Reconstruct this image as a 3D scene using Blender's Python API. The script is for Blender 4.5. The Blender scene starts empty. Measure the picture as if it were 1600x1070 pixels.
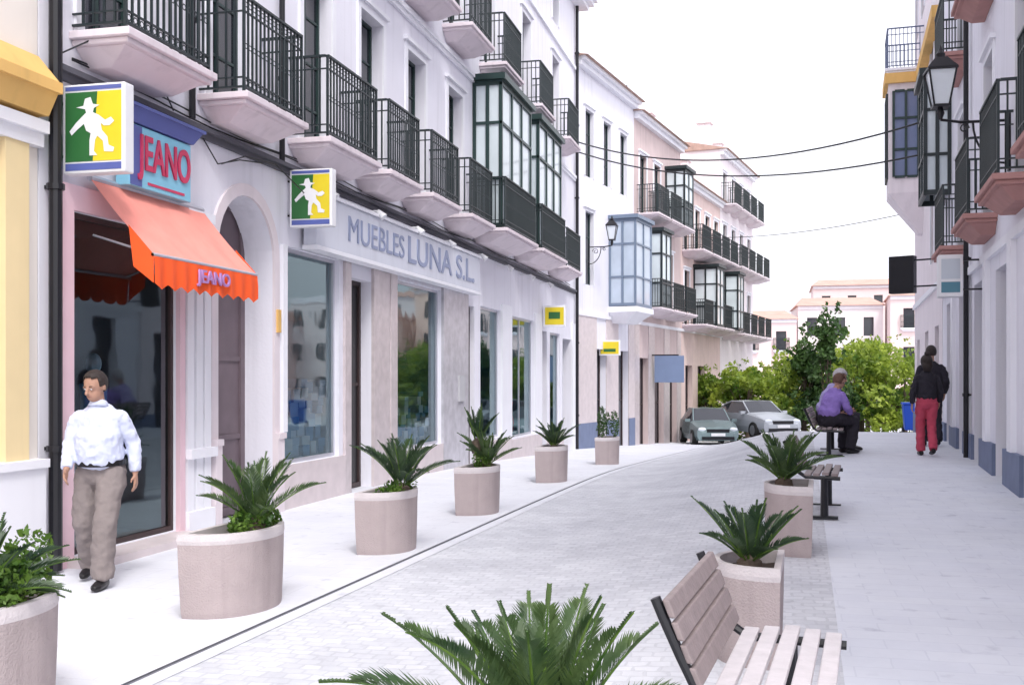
import bpy, math, random
from mathutils import Vector, Matrix
R=random.Random(7)
D=bpy.data; C=bpy.context; COL=C.scene.collection
rad=math.radians
# ---------------------------------------------------------------- materials
def nt(name):
    m=D.materials.new(name); m.use_nodes=True
    t=m.node_tree; b=t.nodes['Principled BSDF']; return m,t,b
def mat(name,col,rough=.7,var=.12,scale=3.,bump=.0,bscale=40.,metal=0,streak=0.,spec=.4,dirt=None):
    m,t,b=nt(name); n=t.nodes; l=t.links
    tc=n.new('ShaderNodeTexCoord')
    no=n.new('ShaderNodeTexNoise'); no.inputs['Scale'].default_value=scale; no.inputs['Detail'].default_value=6
    l.new(tc.outputs['Object'],no.inputs['Vector'])
    mx=n.new('ShaderNodeMix'); mx.data_type='RGBA'
    lo=[max(0,c*(1-var)) for c in col]; hi=[min(1,c*(1+var*.6)) for c in col]
    mx.inputs[6].default_value=(*lo,1); mx.inputs[7].default_value=(*hi,1)
    l.new(no.outputs['Fac'],mx.inputs[0])
    out=mx.outputs[2]
    if streak>0:
        mp=n.new('ShaderNodeMapping'); mp.inputs['Scale'].default_value=(3.5,3.5,.25)
        n2=n.new('ShaderNodeTexNoise'); n2.inputs['Scale'].default_value=1.6; n2.inputs['Detail'].default_value=8
        l.new(tc.outputs['Object'],mp.inputs[0]); l.new(mp.outputs[0],n2.inputs['Vector'])
        cr=n.new('ShaderNodeValToRGB'); cr.color_ramp.elements[0].position=.52; cr.color_ramp.elements[1].position=.78
        l.new(n2.outputs['Fac'],cr.inputs[0])
        mu=n.new('ShaderNodeMath'); mu.operation='MULTIPLY'; mu.inputs[1].default_value=streak
        l.new(cr.outputs[0],mu.inputs[0])
        m2=n.new('ShaderNodeMix'); m2.data_type='RGBA'; m2.inputs[7].default_value=(*[c*.5 for c in col],1)
        l.new(mu.outputs[0],m2.inputs[0]); l.new(out,m2.inputs[6]); out=m2.outputs[2]
    l.new(out,b.inputs['Base Color'])
    b.inputs['Roughness'].default_value=rough; b.inputs['Metallic'].default_value=metal
    b.inputs['Specular IOR Level'].default_value=spec
    if bump>0:
        n3=n.new('ShaderNodeTexNoise'); n3.inputs['Scale'].default_value=bscale; n3.inputs['Detail'].default_value=5
        l.new(tc.outputs['Object'],n3.inputs['Vector'])
        bp=n.new('ShaderNodeBump'); bp.inputs['Strength'].default_value=bump; bp.inputs['Distance'].default_value=.02
        l.new(n3.outputs['Fac'],bp.inputs['Height']); l.new(bp.outputs[0],b.inputs['Normal'])
    return m
def paving(name,c1,c2,mortar,bw,rh,msize,rough=.75,bump=.3,var=.25,rot=0.,warp=.02):
    m,t,b=nt(name); n=t.nodes; l=t.links
    tc=n.new('ShaderNodeTexCoord'); mp=n.new('ShaderNodeMapping'); mp.inputs['Rotation'].default_value=(0,0,rot)
    l.new(tc.outputs['Object'],mp.inputs[0])
    wn=n.new('ShaderNodeTexNoise'); wn.inputs['Scale'].default_value=9
    l.new(tc.outputs['Object'],wn.inputs['Vector'])
    va=n.new('ShaderNodeVectorMath'); va.operation='MULTIPLY_ADD'
    va.inputs[1].default_value=(warp,warp,0); l.new(wn.outputs['Color'],va.inputs[0]); l.new(mp.outputs[0],va.inputs[2])
    br=n.new('ShaderNodeTexBrick'); l.new(va.outputs[0],br.inputs['Vector'])
    br.inputs['Color1'].default_value=(*c1,1); br.inputs['Color2'].default_value=(*c2,1); br.inputs['Mortar'].default_value=(*mortar,1)
    br.inputs['Scale'].default_value=1; br.inputs['Brick Width'].default_value=bw; br.inputs['Row Height'].default_value=rh
    br.inputs['Mortar Size'].default_value=msize; br.inputs['Mortar Smooth'].default_value=.3
    no=n.new('ShaderNodeTexNoise'); no.inputs['Scale'].default_value=.9; no.inputs['Detail'].default_value=9; no.inputs['Roughness'].default_value=.72
    l.new(tc.outputs['Object'],no.inputs['Vector'])
    cr=n.new('ShaderNodeValToRGB'); cr.color_ramp.elements[0].position=.3; cr.color_ramp.elements[0].color=(1-var,1-var,1-var*.9,1)
    cr.color_ramp.elements[1].position=.62; cr.color_ramp.elements[1].color=(1,1,1,1)
    l.new(no.outputs['Fac'],cr.inputs[0])
    mx=n.new('ShaderNodeMix'); mx.data_type='RGBA'; mx.blend_type='MULTIPLY'; mx.inputs[0].default_value=1
    l.new(br.outputs['Color'],mx.inputs[6]); l.new(cr.outputs[0],mx.inputs[7])
    vo=n.new('ShaderNodeTexNoise'); vo.inputs['Scale'].default_value=5.5; vo.inputs['Detail'].default_value=3; l.new(tc.outputs['Object'],vo.inputs['Vector'])
    c2_=n.new('ShaderNodeValToRGB'); c2_.color_ramp.elements[0].position=.62; c2_.color_ramp.elements[1].position=.76; c2_.color_ramp.elements[0].color=(1,1,1,1); c2_.color_ramp.elements[1].color=(.78,.78,.81,1)
    l.new(vo.outputs['Fac'],c2_.inputs[0])
    m3=n.new('ShaderNodeMix'); m3.data_type='RGBA'; m3.blend_type='MULTIPLY'; m3.inputs[0].default_value=1
    l.new(mx.outputs[2],m3.inputs[6]); l.new(c2_.outputs[0],m3.inputs[7])
    l.new(m3.outputs[2],b.inputs['Base Color']); b.inputs['Roughness'].default_value=rough
    b.inputs['Specular IOR Level'].default_value=.3
    n3=n.new('ShaderNodeTexNoise'); n3.inputs['Scale'].default_value=60; l.new(tc.outputs['Object'],n3.inputs['Vector'])
    sb=n.new('ShaderNodeMath'); sb.operation='MULTIPLY_ADD'; sb.inputs[1].default_value=-1.
    l.new(br.outputs['Fac'],sb.inputs[0]); l.new(n3.outputs['Fac'],sb.inputs[2])
    bp=n.new('ShaderNodeBump'); bp.inputs['Strength'].default_value=bump; bp.inputs['Distance'].default_value=.01
    l.new(sb.outputs[0],bp.inputs['Height']); l.new(bp.outputs[0],b.inputs['Normal'])
    return m
def glassmat(name,tint=(.72,.86,.88),base=.12,gc=(.74,.92,.97,1)):
    m=D.materials.new(name); m.use_nodes=True; t=m.node_tree; n=t.nodes; l=t.links
    n.clear(); o=n.new('ShaderNodeOutputMaterial'); tr=n.new('ShaderNodeBsdfTransparent'); tr.inputs[0].default_value=(*tint,1)
    gl=n.new('ShaderNodeBsdfGlossy'); gl.inputs['Roughness'].default_value=.035; gl.inputs[0].default_value=gc
    tc=n.new('ShaderNodeTexCoord'); no=n.new('ShaderNodeTexNoise'); no.inputs['Scale'].default_value=1.5
    l.new(tc.outputs['Object'],no.inputs['Vector'])
    bp=n.new('ShaderNodeBump'); bp.inputs['Strength'].default_value=.12; bp.inputs['Distance'].default_value=.02
    l.new(no.outputs['Fac'],bp.inputs['Height']); l.new(bp.outputs[0],gl.inputs['Normal'])
    fr=n.new('ShaderNodeFresnel'); fr.inputs[0].default_value=1.5
    ad=n.new('ShaderNodeMath'); ad.operation='ADD'; ad.inputs[1].default_value=base; l.new(fr.outputs[0],ad.inputs[0])
    ms=n.new('ShaderNodeMixShader'); l.new(ad.outputs[0],ms.inputs[0]); l.new(tr.outputs[0],ms.inputs[1]); l.new(gl.outputs[0],ms.inputs[2])
    l.new(ms.outputs[0],o.inputs[0]); return m
def leafmat(name,c1,c2,scale=6.,trans=.35):
    m=D.materials.new(name); m.use_nodes=True; t=m.node_tree; n=t.nodes; l=t.links; b=n['Principled BSDF']; o=n['Material Output']
    tc=n.new('ShaderNodeTexCoord'); no=n.new('ShaderNodeTexNoise'); no.inputs['Scale'].default_value=scale; no.inputs['Detail'].default_value=3
    l.new(tc.outputs['Object'],no.inputs['Vector'])
    cr=n.new('ShaderNodeValToRGB'); cr.color_ramp.elements[0].position=.35; cr.color_ramp.elements[1].position=.65
    cr.color_ramp.elements[0].color=(*c1,1); cr.color_ramp.elements[1].color=(*c2,1)
    l.new(no.outputs['Fac'],cr.inputs[0]); l.new(cr.outputs[0],b.inputs['Base Color']); b.inputs['Roughness'].default_value=.45
    tl=n.new('ShaderNodeBsdfTranslucent'); l.new(cr.outputs[0],tl.inputs[0])
    ms=n.new('ShaderNodeMixShader'); ms.inputs[0].default_value=trans
    l.new(b.outputs[0],ms.inputs[1]); l.new(tl.outputs[0],ms.inputs[2]); l.new(ms.outputs[0],o.inputs[0]); return m

W=mat('plaster_white',(.82,.81,.88),.85,.06,1.2,.15,25,streak=.25)
W2=mat('plaster_white_warm',(.83,.76,.79),.85,.08,1.5,.15,25,streak=.28)
TRIM=mat('trim_white',(.85,.85,.90),.7,.05,2,streak=.08)
SLAB=mat('balcony_slab',(.76,.67,.71),.8,.1,3,streak=.35)
PINK=mat('pink_stone',(.80,.57,.63),.5,.1,4)
STONE=mat('beige_stone',(.68,.60,.61),.45,.2,5,.1,30)
STONE2=mat('polished_stone',(.60,.53,.54),.3,.3,7)
MARB=mat('grey_marble',(.56,.54,.59),.3,.45,6)
YEL=mat('ochre_paint',(.76,.47,.16),.8,.15,3,streak=.35)
YELP=mat('pale_ochre_paint',(.82,.66,.38),.8,.1,3,streak=.2)
CREAM=mat('cream_paint',(.84,.78,.72),.85,.08,2,streak=.15)
IRON=mat('iron_dark',(.014,.024,.027),.45,.3,10,spec=.5)
IRONB=mat('iron_black',(.012,.012,.016),.4,.2,10)
FRAMEG=mat('green_frame',(.02,.045,.042),.4,.2,6)
WOODD=mat('dark_wood',(.05,.03,.03),.5,.4,5)
DOORB=mat('grey_mauve_door',(.17,.13,.15),.55,.3,4)
ALU=mat('aluminium',(.55,.55,.6),.35,.1,6,metal=.6)
DARKG=mat('dark_pane',(.025,.028,.038),.06,.3,2,spec=.8)
ROOM=mat('room_dark',(.12,.11,.13),.9,.4,1.5)
ROOM2=mat('room_teal',(.12,.28,.36),.8,.5,1.2)
GLASS=glassmat('shop_glass',base=.10)
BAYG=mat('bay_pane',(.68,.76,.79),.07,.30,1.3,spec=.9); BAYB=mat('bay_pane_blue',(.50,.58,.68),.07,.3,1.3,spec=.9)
BLUEB=mat('blue_plinth',(.17,.21,.33),.6,.25,5,streak=.3)
TILE=mat('roof_tile',(.46,.31,.26),.85,.4,6,.5,20)
FTILE=mat('far_roof_tile',(.58,.36,.30),.85,.3,1,.5,4)
TERRA=mat('terracotta_slab',(.45,.24,.22),.8,.25,5)
BEIGE=mat('beige_wall',(.62,.50,.49),.85,.15,2,streak=.4)
PEACH=mat('peach_wall',(.72,.56,.53),.85,.15,2,streak=.35)
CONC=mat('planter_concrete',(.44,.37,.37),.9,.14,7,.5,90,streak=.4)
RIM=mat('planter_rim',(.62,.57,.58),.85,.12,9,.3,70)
SOIL=mat('soil',(.08,.055,.04),.95,.4,20,.8,40)
CYC=leafmat('cycad_leaf',(.018,.045,.022),(.06,.11,.04),5,.2)
CYCL=leafmat('cycad_leaf_light',(.030,.07,.025),(.10,.16,.05),5,.3)
BUSH=leafmat('bush_leaf',(.05,.13,.02),(.18,.30,.05),8,.4)
TREEM=leafmat('tree_leaf',(.08,.17,.02),(.44,.54,.08),.9,.5)
TREED=leafmat('tree_leaf_dark',(.025,.07,.02),(.09,.17,.04),.9,.3)
BARK=mat('bark',(.12,.09,.07),.9,.4,15,.6,30)
SKIN=mat('skin',(.44,.25,.18),.55,.1,20,spec=.3)
HAIRD=mat('hair_dark',(.03,.02,.018),.6,.4,60,.4,120)
HAIRB=mat('hair_brown',(.12,.06,.04),.6,.4,60,.4,120)
HAIRG=mat('hair_grey',(.5,.47,.5),.6,.3,60,.4,120)
SHIRT=mat('shirt_white',(.62,.66,.83),.85,.12,6,.2,30)
TROU=mat('trousers_taupe',(.235,.20,.195),.9,.15,8,.2,60)
LEATH=mat('black_leather',(.012,.011,.013),.35,.2,20)
PURP=mat('purple_cloth',(.27,.18,.52),.9,.2,10)
DARKC=mat('dark_cloth',(.025,.022,.032),.9,.3,10)
REDC=mat('red_cloth',(.52,.07,.12),.9,.2,10)
WHT=mat('white_plastic',(.8,.8,.82),.4,.05,5)
SALM=mat('awning_salmon',(.90,.33,.27),.8,.14,5,.1,60,streak=.2)
ORNG=mat('awning_orange',(.92,.11,.02),.8,.1,5,.1,60)
LILAC=mat('lilac_paint',(.45,.25,.55),.6,.1,5)
SGREEN=mat('sign_green',(.03,.14,.04),.4,.1,5); SYEL=mat('sign_yellow',(.75,.60,.03),.4,.1,5)
SBLUE=mat('sign_blue',(.10,.13,.38),.4,.1,5); SCYAN=mat('sign_cyan',(.25,.60,.78),.4,.12,5); SRED=mat('sign_red',(.60,.04,.12),.4,.1,5)
FASC=mat('fascia',(.66,.68,.76),.5,.1,2,streak=.2); FLET=mat('fascia_letters',(.27,.31,.46),.5,.1,4)
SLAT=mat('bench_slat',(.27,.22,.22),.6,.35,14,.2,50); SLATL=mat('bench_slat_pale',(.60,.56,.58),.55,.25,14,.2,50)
CARS=mat('car_silver_green',(.24,.32,.33),.25,.05,3,metal=.4); CARW=mat('car_silver',(.46,.49,.53),.25,.05,3,metal=.2)
TYRE=mat('tyre',(.02,.02,.02),.8,.2,20); RIMM=mat('wheel_rim',(.4,.4,.42),.3,.1,9,metal=.7)
LAMPG=mat('lamp_glass',(.75,.8,.85),.15,.1,5); REDL=mat('red_fabric',(.6,.03,.08),.7,.1,5)
BLUEP=mat('blue_plastic',(.02,.10,.60),.4,.1,5)
FPINK=mat('far_pink',(.76,.60,.59),.9,.1,.5); FWHITE=mat('far_white',(.80,.74,.75),.9,.08,.5)
DRAIN=mat('drain_dark',(.15,.15,.18),.8,.4,12)
PAVL=paving('pavement_stone',(.72,.73,.78),(.74,.75,.80),(.67,.68,.73),.6,.4,.006,.7,.10,.12)
PAVR=paving('pavement_tile',(.71,.73,.80),(.74,.76,.82),(.67,.69,.76),.4,.2,.006,.7,.10,.12)
COBB=paving('cobble',(.62,.63,.67),(.71,.72,.76),(.59,.60,.64),.13,.10,.010,.8,.45,.26,warp=.06)
GRND=mat('ground_paving',(.55,.55,.58),.9,.2,.6,.2,10)

# ---------------------------------------------------------------- mesh builder
class M:
    def __init__(s): s.v=[];s.f=[];s.m=[]
    def add(s,vs,fs,m=0):
        b=len(s.v); s.v+= [tuple(x) for x in vs]; s.f+=[tuple(b+i for i in f) for f in fs]; s.m+=[m]*len(fs); return s
    def quad(s,a,b,c,d,m=0): return s.add([a,b,c,d],[(0,1,2,3)],m)
    def box(s,x0,x1,y0,y1,z0,z1,m=0):
        v=[(x,y,z) for z in(z0,z1) for y in(y0,y1) for x in(x0,x1)]
        return s.add(v,[(0,2,3,1),(4,5,7,6),(0,1,5,4),(2,6,7,3),(0,4,6,2),(1,3,7,5)],m)
    def frustum(s,b,t,m=0):
        v=[(x,y,q[4]) for q in(b,t) for y in(q[2],q[3]) for x in(q[0],q[1])]
        return s.add(v,[(0,2,3,1),(4,5,7,6),(0,1,5,4),(2,6,7,3),(0,4,6,2),(1,3,7,5)],m)
    def tube(s,pts,rs,n=8,m=0,side=None,caps=True):
        pts=[Vector(p) for p in pts]; N=len(pts); vs=[]
        for i,p in enumerate(pts):
            t=(pts[min(i+1,N-1)]-pts[max(i-1,0)])
            if t.length<1e-9: t=Vector((0,0,1))
            t.normalize()
            ref=Vector(side) if side else (Vector((1,0,0)) if abs(t.x)<.9 else Vector((0,1,0)))
            a=(ref-t*ref.dot(t)).normalized(); b=t.cross(a)
            r=rs[i] if isinstance(rs,(list,tuple)) else rs
            ra,rb=r if isinstance(r,(list,tuple)) else (r,r)
            for k in range(n):
                an=2*math.pi*k/n; vs.append(p+a*(ra*math.cos(an))+b*(rb*math.sin(an)))
        fs=[(i*n+k,i*n+(k+1)%n,(i+1)*n+(k+1)%n,(i+1)*n+k) for i in range(N-1) for k in range(n)]
        if caps: fs+=[tuple(range(n-1,-1,-1)),tuple((N-1)*n+k for k in range(n))]
        return s.add(vs,fs,m)
    def sphere(s,c,r,nu=12,nv=8,m=0,filt=None,rot=None):
        c=Vector(c); vs=[];fs=[];base=[]
        for j in range(nv+1):
            ph=math.pi*j/nv
            for i in range(nu):
                th=2*math.pi*i/nu
                p=Vector((math.sin(ph)*math.cos(th)*r[0],math.sin(ph)*math.sin(th)*r[1],math.cos(ph)*r[2]))
                base.append(p.copy())
                if rot: p=rot@p
                vs.append(c+p)
        for j in range(nv):
            for i in range(nu):
                f=(j*nu+i,(j+1)*nu+i,(j+1)*nu+(i+1)%nu,j*nu+(i+1)%nu)
                if filt:
                    q=sum((base[k] for k in f),Vector())/4
                    if not filt(q): continue
                fs.append(f)
        return s.add(vs,fs,m)
    def mesh(s,name,mats):
        me=D.meshes.new(name); me.from_pydata(s.v,[],s.f); 
        for x in mats: me.materials.append(x)
        me.polygons.foreach_set('material_index',s.m); me.update(); return me
    def obj(s,name,mats,parent=None,loc=(0,0,0),rot=(0,0,0),smooth=False,**k):
        if not isinstance(mats,(list,tuple)): mats=[mats]
        o=D.objects.new(name,s.mesh(name,mats)); COL.objects.link(o); o.location=loc; o.rotation_euler=rot
        if parent: o.parent=parent
        if smooth: o.data.polygons.foreach_set('use_smooth',[True]*len(o.data.polygons))
        for a,b in k.items(): o[a]=b
        return o
def E(name,loc,rz=0,label=None,cat=None,group=None,parent=None):
    o=D.objects.new(name,None); o.empty_display_size=.2; COL.objects.link(o); o.location=loc; o.rotation_euler=(0,0,rz)
    if label:o['label']=label
    if cat:o['category']=cat
    if group:o['group']=group
    if parent:o.parent=parent
    return o
def bev(o,w=.01,seg=2):
    b=o.modifiers.new('b','BEVEL'); b.width=w; b.segments=seg; b.limit_method='ANGLE'; return o
def boxes(name,m,p,lst,bw=0):
    for q in lst:
        o=M().box(*q).obj(name,m,p)
        if bw: bev(o,bw,1)
def remesh(mb,name,m,parent,vox=.012,sm=4,disp=0.,ds=.12,mid=.5):
    o=D.objects.new('tmp',mb.mesh('tmp',[m])); COL.objects.link(o)
    r=o.modifiers.new('r','REMESH'); r.mode='VOXEL'; r.voxel_size=vox
    s=o.modifiers.new('s','SMOOTH'); s.iterations=sm; s.factor=.5
    if disp:
        tx=D.textures.new('cl','CLOUDS'); tx.noise_scale=ds
        d=o.modifiers.new('d','DISPLACE'); d.texture=tx; d.strength=disp; d.mid_level=mid
    me=D.meshes.new_from_object(o.evaluated_get(C.evaluated_depsgraph_get())); D.objects.remove(o)
    me.materials.clear(); me.materials.append(m); me.polygons.foreach_set('use_smooth',[True]*len(me.polygons)); me.name=name
    q=D.objects.new(name,me); COL.objects.link(q); q.parent=parent; return q
def text(s,size,m,parent,mtx,name='lettering',ext=.008,w=None,bold=.0,space=1.):
    c=D.curves.new('t','FONT'); c.body=s; c.size=size; c.extrude=ext; c.align_x='CENTER'; c.align_y='CENTER'; c.offset=bold; c.space_character=space
    o=D.objects.new('t',c); COL.objects.link(o)
    me=D.meshes.new_from_object(o.evaluated_get(C.evaluated_depsgraph_get())); D.objects.remove(o)
    me.materials.clear(); me.materials.append(m)
    if w:
        xs=[v.co.x for v in me.vertices]; k=w/(max(xs)-min(xs)); 
        for v in me.vertices: v.co.x*=k
    q=D.objects.new(name,me); COL.objects.link(q); q.parent=parent; q.matrix_local=mtx; return q
def TX(loc):
    return Matrix(((0,0,1,loc[0]),(1,0,0,loc[1]),(0,1,0,loc[2]),(0,0,0,1)))

# ---------------------------------------------------------------- terrain
def sp(x,k=1.5): return k*math.log1p(math.exp(max(-40,min(40,x/k))))
def ss(a,b,x):
    t=max(0,min(1,(x-a)/(b-a))); return t*t*(3-2*t)
def g(x,y):
    zl=-.037*sp(y-19)
    zr=.02*(sp(y)-sp(y-20))-.05*sp(y-27)
    z=zl+(zr-zl)*ss(-2.5,.3,x)
    return max(z,-1.9)
def sheet(name,xa,xb,y0,y1,nx,ny,dz,m,label):
    b=M(); vs=[];fs=[]
    for j in range(ny+1):
        y=y0+(y1-y0)*j/ny
        for i in range(nx+1):
            x=xa(y)+(xb(y)-xa(y))*i/nx; vs.append((x,y,g(x,y)+dz))
    for j in range(ny):
        for i in range(nx): a=j*(nx+1)+i; fs.append((a,a+1,a+nx+2,a+nx+1))
    b.add(vs,fs); o=b.obj(name,m,smooth=True); o['kind']='structure'; o['label']=label; return o
lx=lambda y:-3.5+.028*y
rx=lambda y:.20+.022*y
fr=lambda y:2.0+.055*y+.1
b=M(); xs=[-250,-80,-30,-12]+[-8+.5*i for i in range(0,37)]+[14,20,40,90,260]; ys=[-40,-12]+[-6+1.*i for i in range(0,80)]+[90,120,180,300,600]
vs=[(x,y,g(x,y)-.02) for y in ys for x in xs]; nx=len(xs)
b.add(vs,[(j*nx+i,j*nx+i+1,(j+1)*nx+i+1,(j+1)*nx+i) for j in range(len(ys)-1) for i in range(nx-1)])
o=b.obj('ground',GRND,smooth=True); o['kind']='structure'; o['label']='grey paved ground of the town'
sheet('pavement',lambda y:-6.3,lambda y:lx(y)-.05,-5,58,12,126,0,PAVL,'pale stone pavement along the shop fronts')
sheet('drain_channel',lambda y:lx(y)-.05,lx,-5,58,1,126,-.006,DRAIN,'narrow dark drainage channel beside the carriageway')
sheet('road',lx,rx,-5,58,16,126,0,COBB,'pale grey cobbled carriageway')
sheet('pavement',rx,fr,-5,33,10,90,0,PAVR,'pale tiled promenade beside the buildings')
sheet('kerb',lambda y:lx(y)+.0,lambda y:lx(y)+.12,-5,58,1,126,.004,PAVL,'flush pale edging stone')

# ---------------------------------------------------------------- building parts
def facade(b,y0,y1,z0,z1,ops,m=0):
    Y=sorted({y0,y1}|{o[0] for o in ops}|{o[1] for o in ops}); Z=sorted({z0,z1}|{o[2] for o in ops}|{o[3] for o in ops})
    for i in range(len(Y)-1):
        for j in range(len(Z)-1):
            cy=(Y[i]+Y[i+1])/2; cz=(Z[j]+Z[j+1])/2
            if any(o[0]<cy<o[1] and o[2]<cz<o[3] for o in ops): continue
            b.quad((0,Y[i],Z[j]),(0,Y[i+1],Z[j]),(0,Y[i+1],Z[j+1]),(0,Y[i],Z[j+1]),m)
    for o in ops:
        a,c,p,q,d=o[:5]
        b.quad((0,a,p),(0,c,p),(-d,c,p),(-d,a,p),m); b.quad((0,a,q),(-d,a,q),(-d,c,q),(0,c,q),m)
        b.quad((0,a,p),(-d,a,p),(-d,a,q),(0,a,q),m); b.quad((0,c,p),(0,c,q),(-d,c,q),(-d,c,p),m)
def shell(b,y0,y1,z0,z1,dep,m=0):
    b.quad((0,y0,z0),(0,y0,z1),(-dep,y0,z1),(-dep,y0,z0),m); b.quad((0,y1,z0),(-dep,y1,z0),(-dep,y1,z1),(0,y1,z1),m)
    b.quad((-dep,y0,z0),(-dep,y0,z1),(-dep,y1,z1),(-dep,y1,z0),m); b.quad((0,y0,z1),(0,y1,z1),(-dep,y1,z1),(-dep,y0,z1),m)
def window(p,y0,y1,z0,z1,x=-.16,fm=WOODD,pm=DARKG,nv=1,nh=2,t=.05,name='window',pane='pane'):
    b=M()
    b.box(x,x+.05,y0,y0+t,z0,z1).box(x,x+.05,y1-t,y1,z0,z1).box(x,x+.05,y0+t,y1-t,z0,z0+t).box(x,x+.05,y0+t,y1-t,z1-t,z1)
    for i in range(nv):
        c=y0+(y1-y0)*(i+1)/(nv+1); b.box(x+.002,x+.045,c-t/2,c+t/2,z0+t,z1-t)
    for i in range(nh):
        c=z0+(z1-z0)*(i+1)/(nh+1); b.box(x+.004,x+.038,y0+t,y1-t,c-t*.3,c+t*.3)
    o=b.obj(name,fm,p)
    M().box(x+.012,x+.02,y0+t*.5,y1-t*.5,z0+t*.5,z1-t*.5).obj(pane,pm,o); return o
def surround(b,y0,y1,z0,z1,w=.12,pr=.03,m=0,sill=True):
    b.box(0,pr,y0-w,y0,z0,z1+w,m).box(0,pr,y1,y1+w,z0,z1+w,m).box(0,pr,y0,y1,z1,z1+w,m)
    b.box(0,pr+.05,y0-w-.05,y1+w+.05,z1+w,z1+w+.06,m)
def balcony(p,y0,y1,z,dep=.55,sm=SLAB,h=1.02,rm=IRON,name='balcony',rail=True):
    b=M(); b.box(0,dep+.04,y0-.06,y1+.06,z-.07,z).box(0,dep,y0-.02,y1+.02,z-.12,z-.07)
    b.frustum((0,dep*.45,y0+.2,y1-.2,z-.27),(0,dep-.05,y0+.03,y1-.03,z-.12))
    o=bev(b.obj(name,sm,p),.008,1)
    if rail:
        r=M(); t=.014; X=dep-.03
        for zz,w in((z+.06,.016),(z+.16,.012),(z+h-.16,.012),(z+h,.022)):
            r.box(X-w,X+w,y0,y1,zz-w*.6,zz+w*.6); r.box(0,X-w,y0-w,y0+w,zz-w*.6,zz+w*.6); r.box(0,X-w,y1-w,y1+w,zz-w*.6,zz+w*.6)
        n=max(3,int((y1-y0)/.095))
        for i in range(n+1):
            y=y0+(y1-y0)*i/n; w=t if i%n else .02
            r.box(X-w*.7,X+w*.7,y-w*.7,y+w*.7,z+(0 if i%n==0 else .06),z+h)
            if i<n:
                cy=y+(y1-y0)/n/2
                for cz in(z+h-.08,z+.5,z+.11):
                    R0=.036
                    for k in range(6):
                        a=2*math.pi*k/6; a2=2*math.pi*(k+1)/6
                        r.quad((X,cy+R0*math.cos(a),cz+R0*math.sin(a)),(X,cy+R0*math.cos(a2),cz+R0*math.sin(a2)),(X,cy+.022*math.cos(a2),cz+.022*math.sin(a2)),(X,cy+.022*math.cos(a),cz+.022*math.sin(a)))
        k=max(2,int(dep/.1))
        for i in range(1,k):
            x=X*i/k
            for y in(y0,y1): r.box(x-t*.7,x+t*.7,y-t*.7,y+t*.7,z+.06,z+h)
        r.obj('railing',rm,o)
    return o
def mirador(p,y0,y1,z0,z1,dep,fm=FRAMEG,gm=BAYG,nf=3):
    b=M(); t=.035
    def post(x,y): b.box(x-t,x+t,y-t,y+t,z0,z1)
    xs=[.035,dep*.5,dep-t]; ys=[y0+t+(y1-y0-2*t)*i/nf for i in range(nf+1)]
    for x in xs[:2]:
        post(x,y0+t); post(x,y1-t)
    for y in ys: post(dep-t,y)
    lv=[z0,z0+(z1-z0)*.33,z0+(z1-z0)*.72,z1]
    for z in lv:
        w=.05 if z in(z0,z1) else .028
        b.box(dep-t*1.05-.02,dep-t+.037,y0,y1,z-w,z+w).box(0,dep,y0+.002,y0+t*1.8,z-w,z+w).box(0,dep,y1-t*1.8,y1-.002,z-w,z+w)
    b.box(-.0,dep+.08,y0-.08,y1+.08,z1+.05,z1+.17)
    o=b.obj('enclosed_balcony',fm,p)
    q=M(); e=.03
    q.quad((dep-t,y0+e,z0),(dep-t,y1-e,z0),(dep-t,y1-e,z1),(dep-t,y0+e,z1)); q.quad((0,y0+t,z0),(dep-t,y0+t,z0),(dep-t,y0+t,z1),(0,y0+t,z1)); q.quad((0,y1-t,z0),(dep-t,y1-t,z0),(dep-t,y1-t,z1),(0,y1-t,z1))
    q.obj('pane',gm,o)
    return o
DB=mat('display_blue',(.12,.32,.55),.7); DP=mat('display_pale',(.55,.66,.80),.7)
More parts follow.
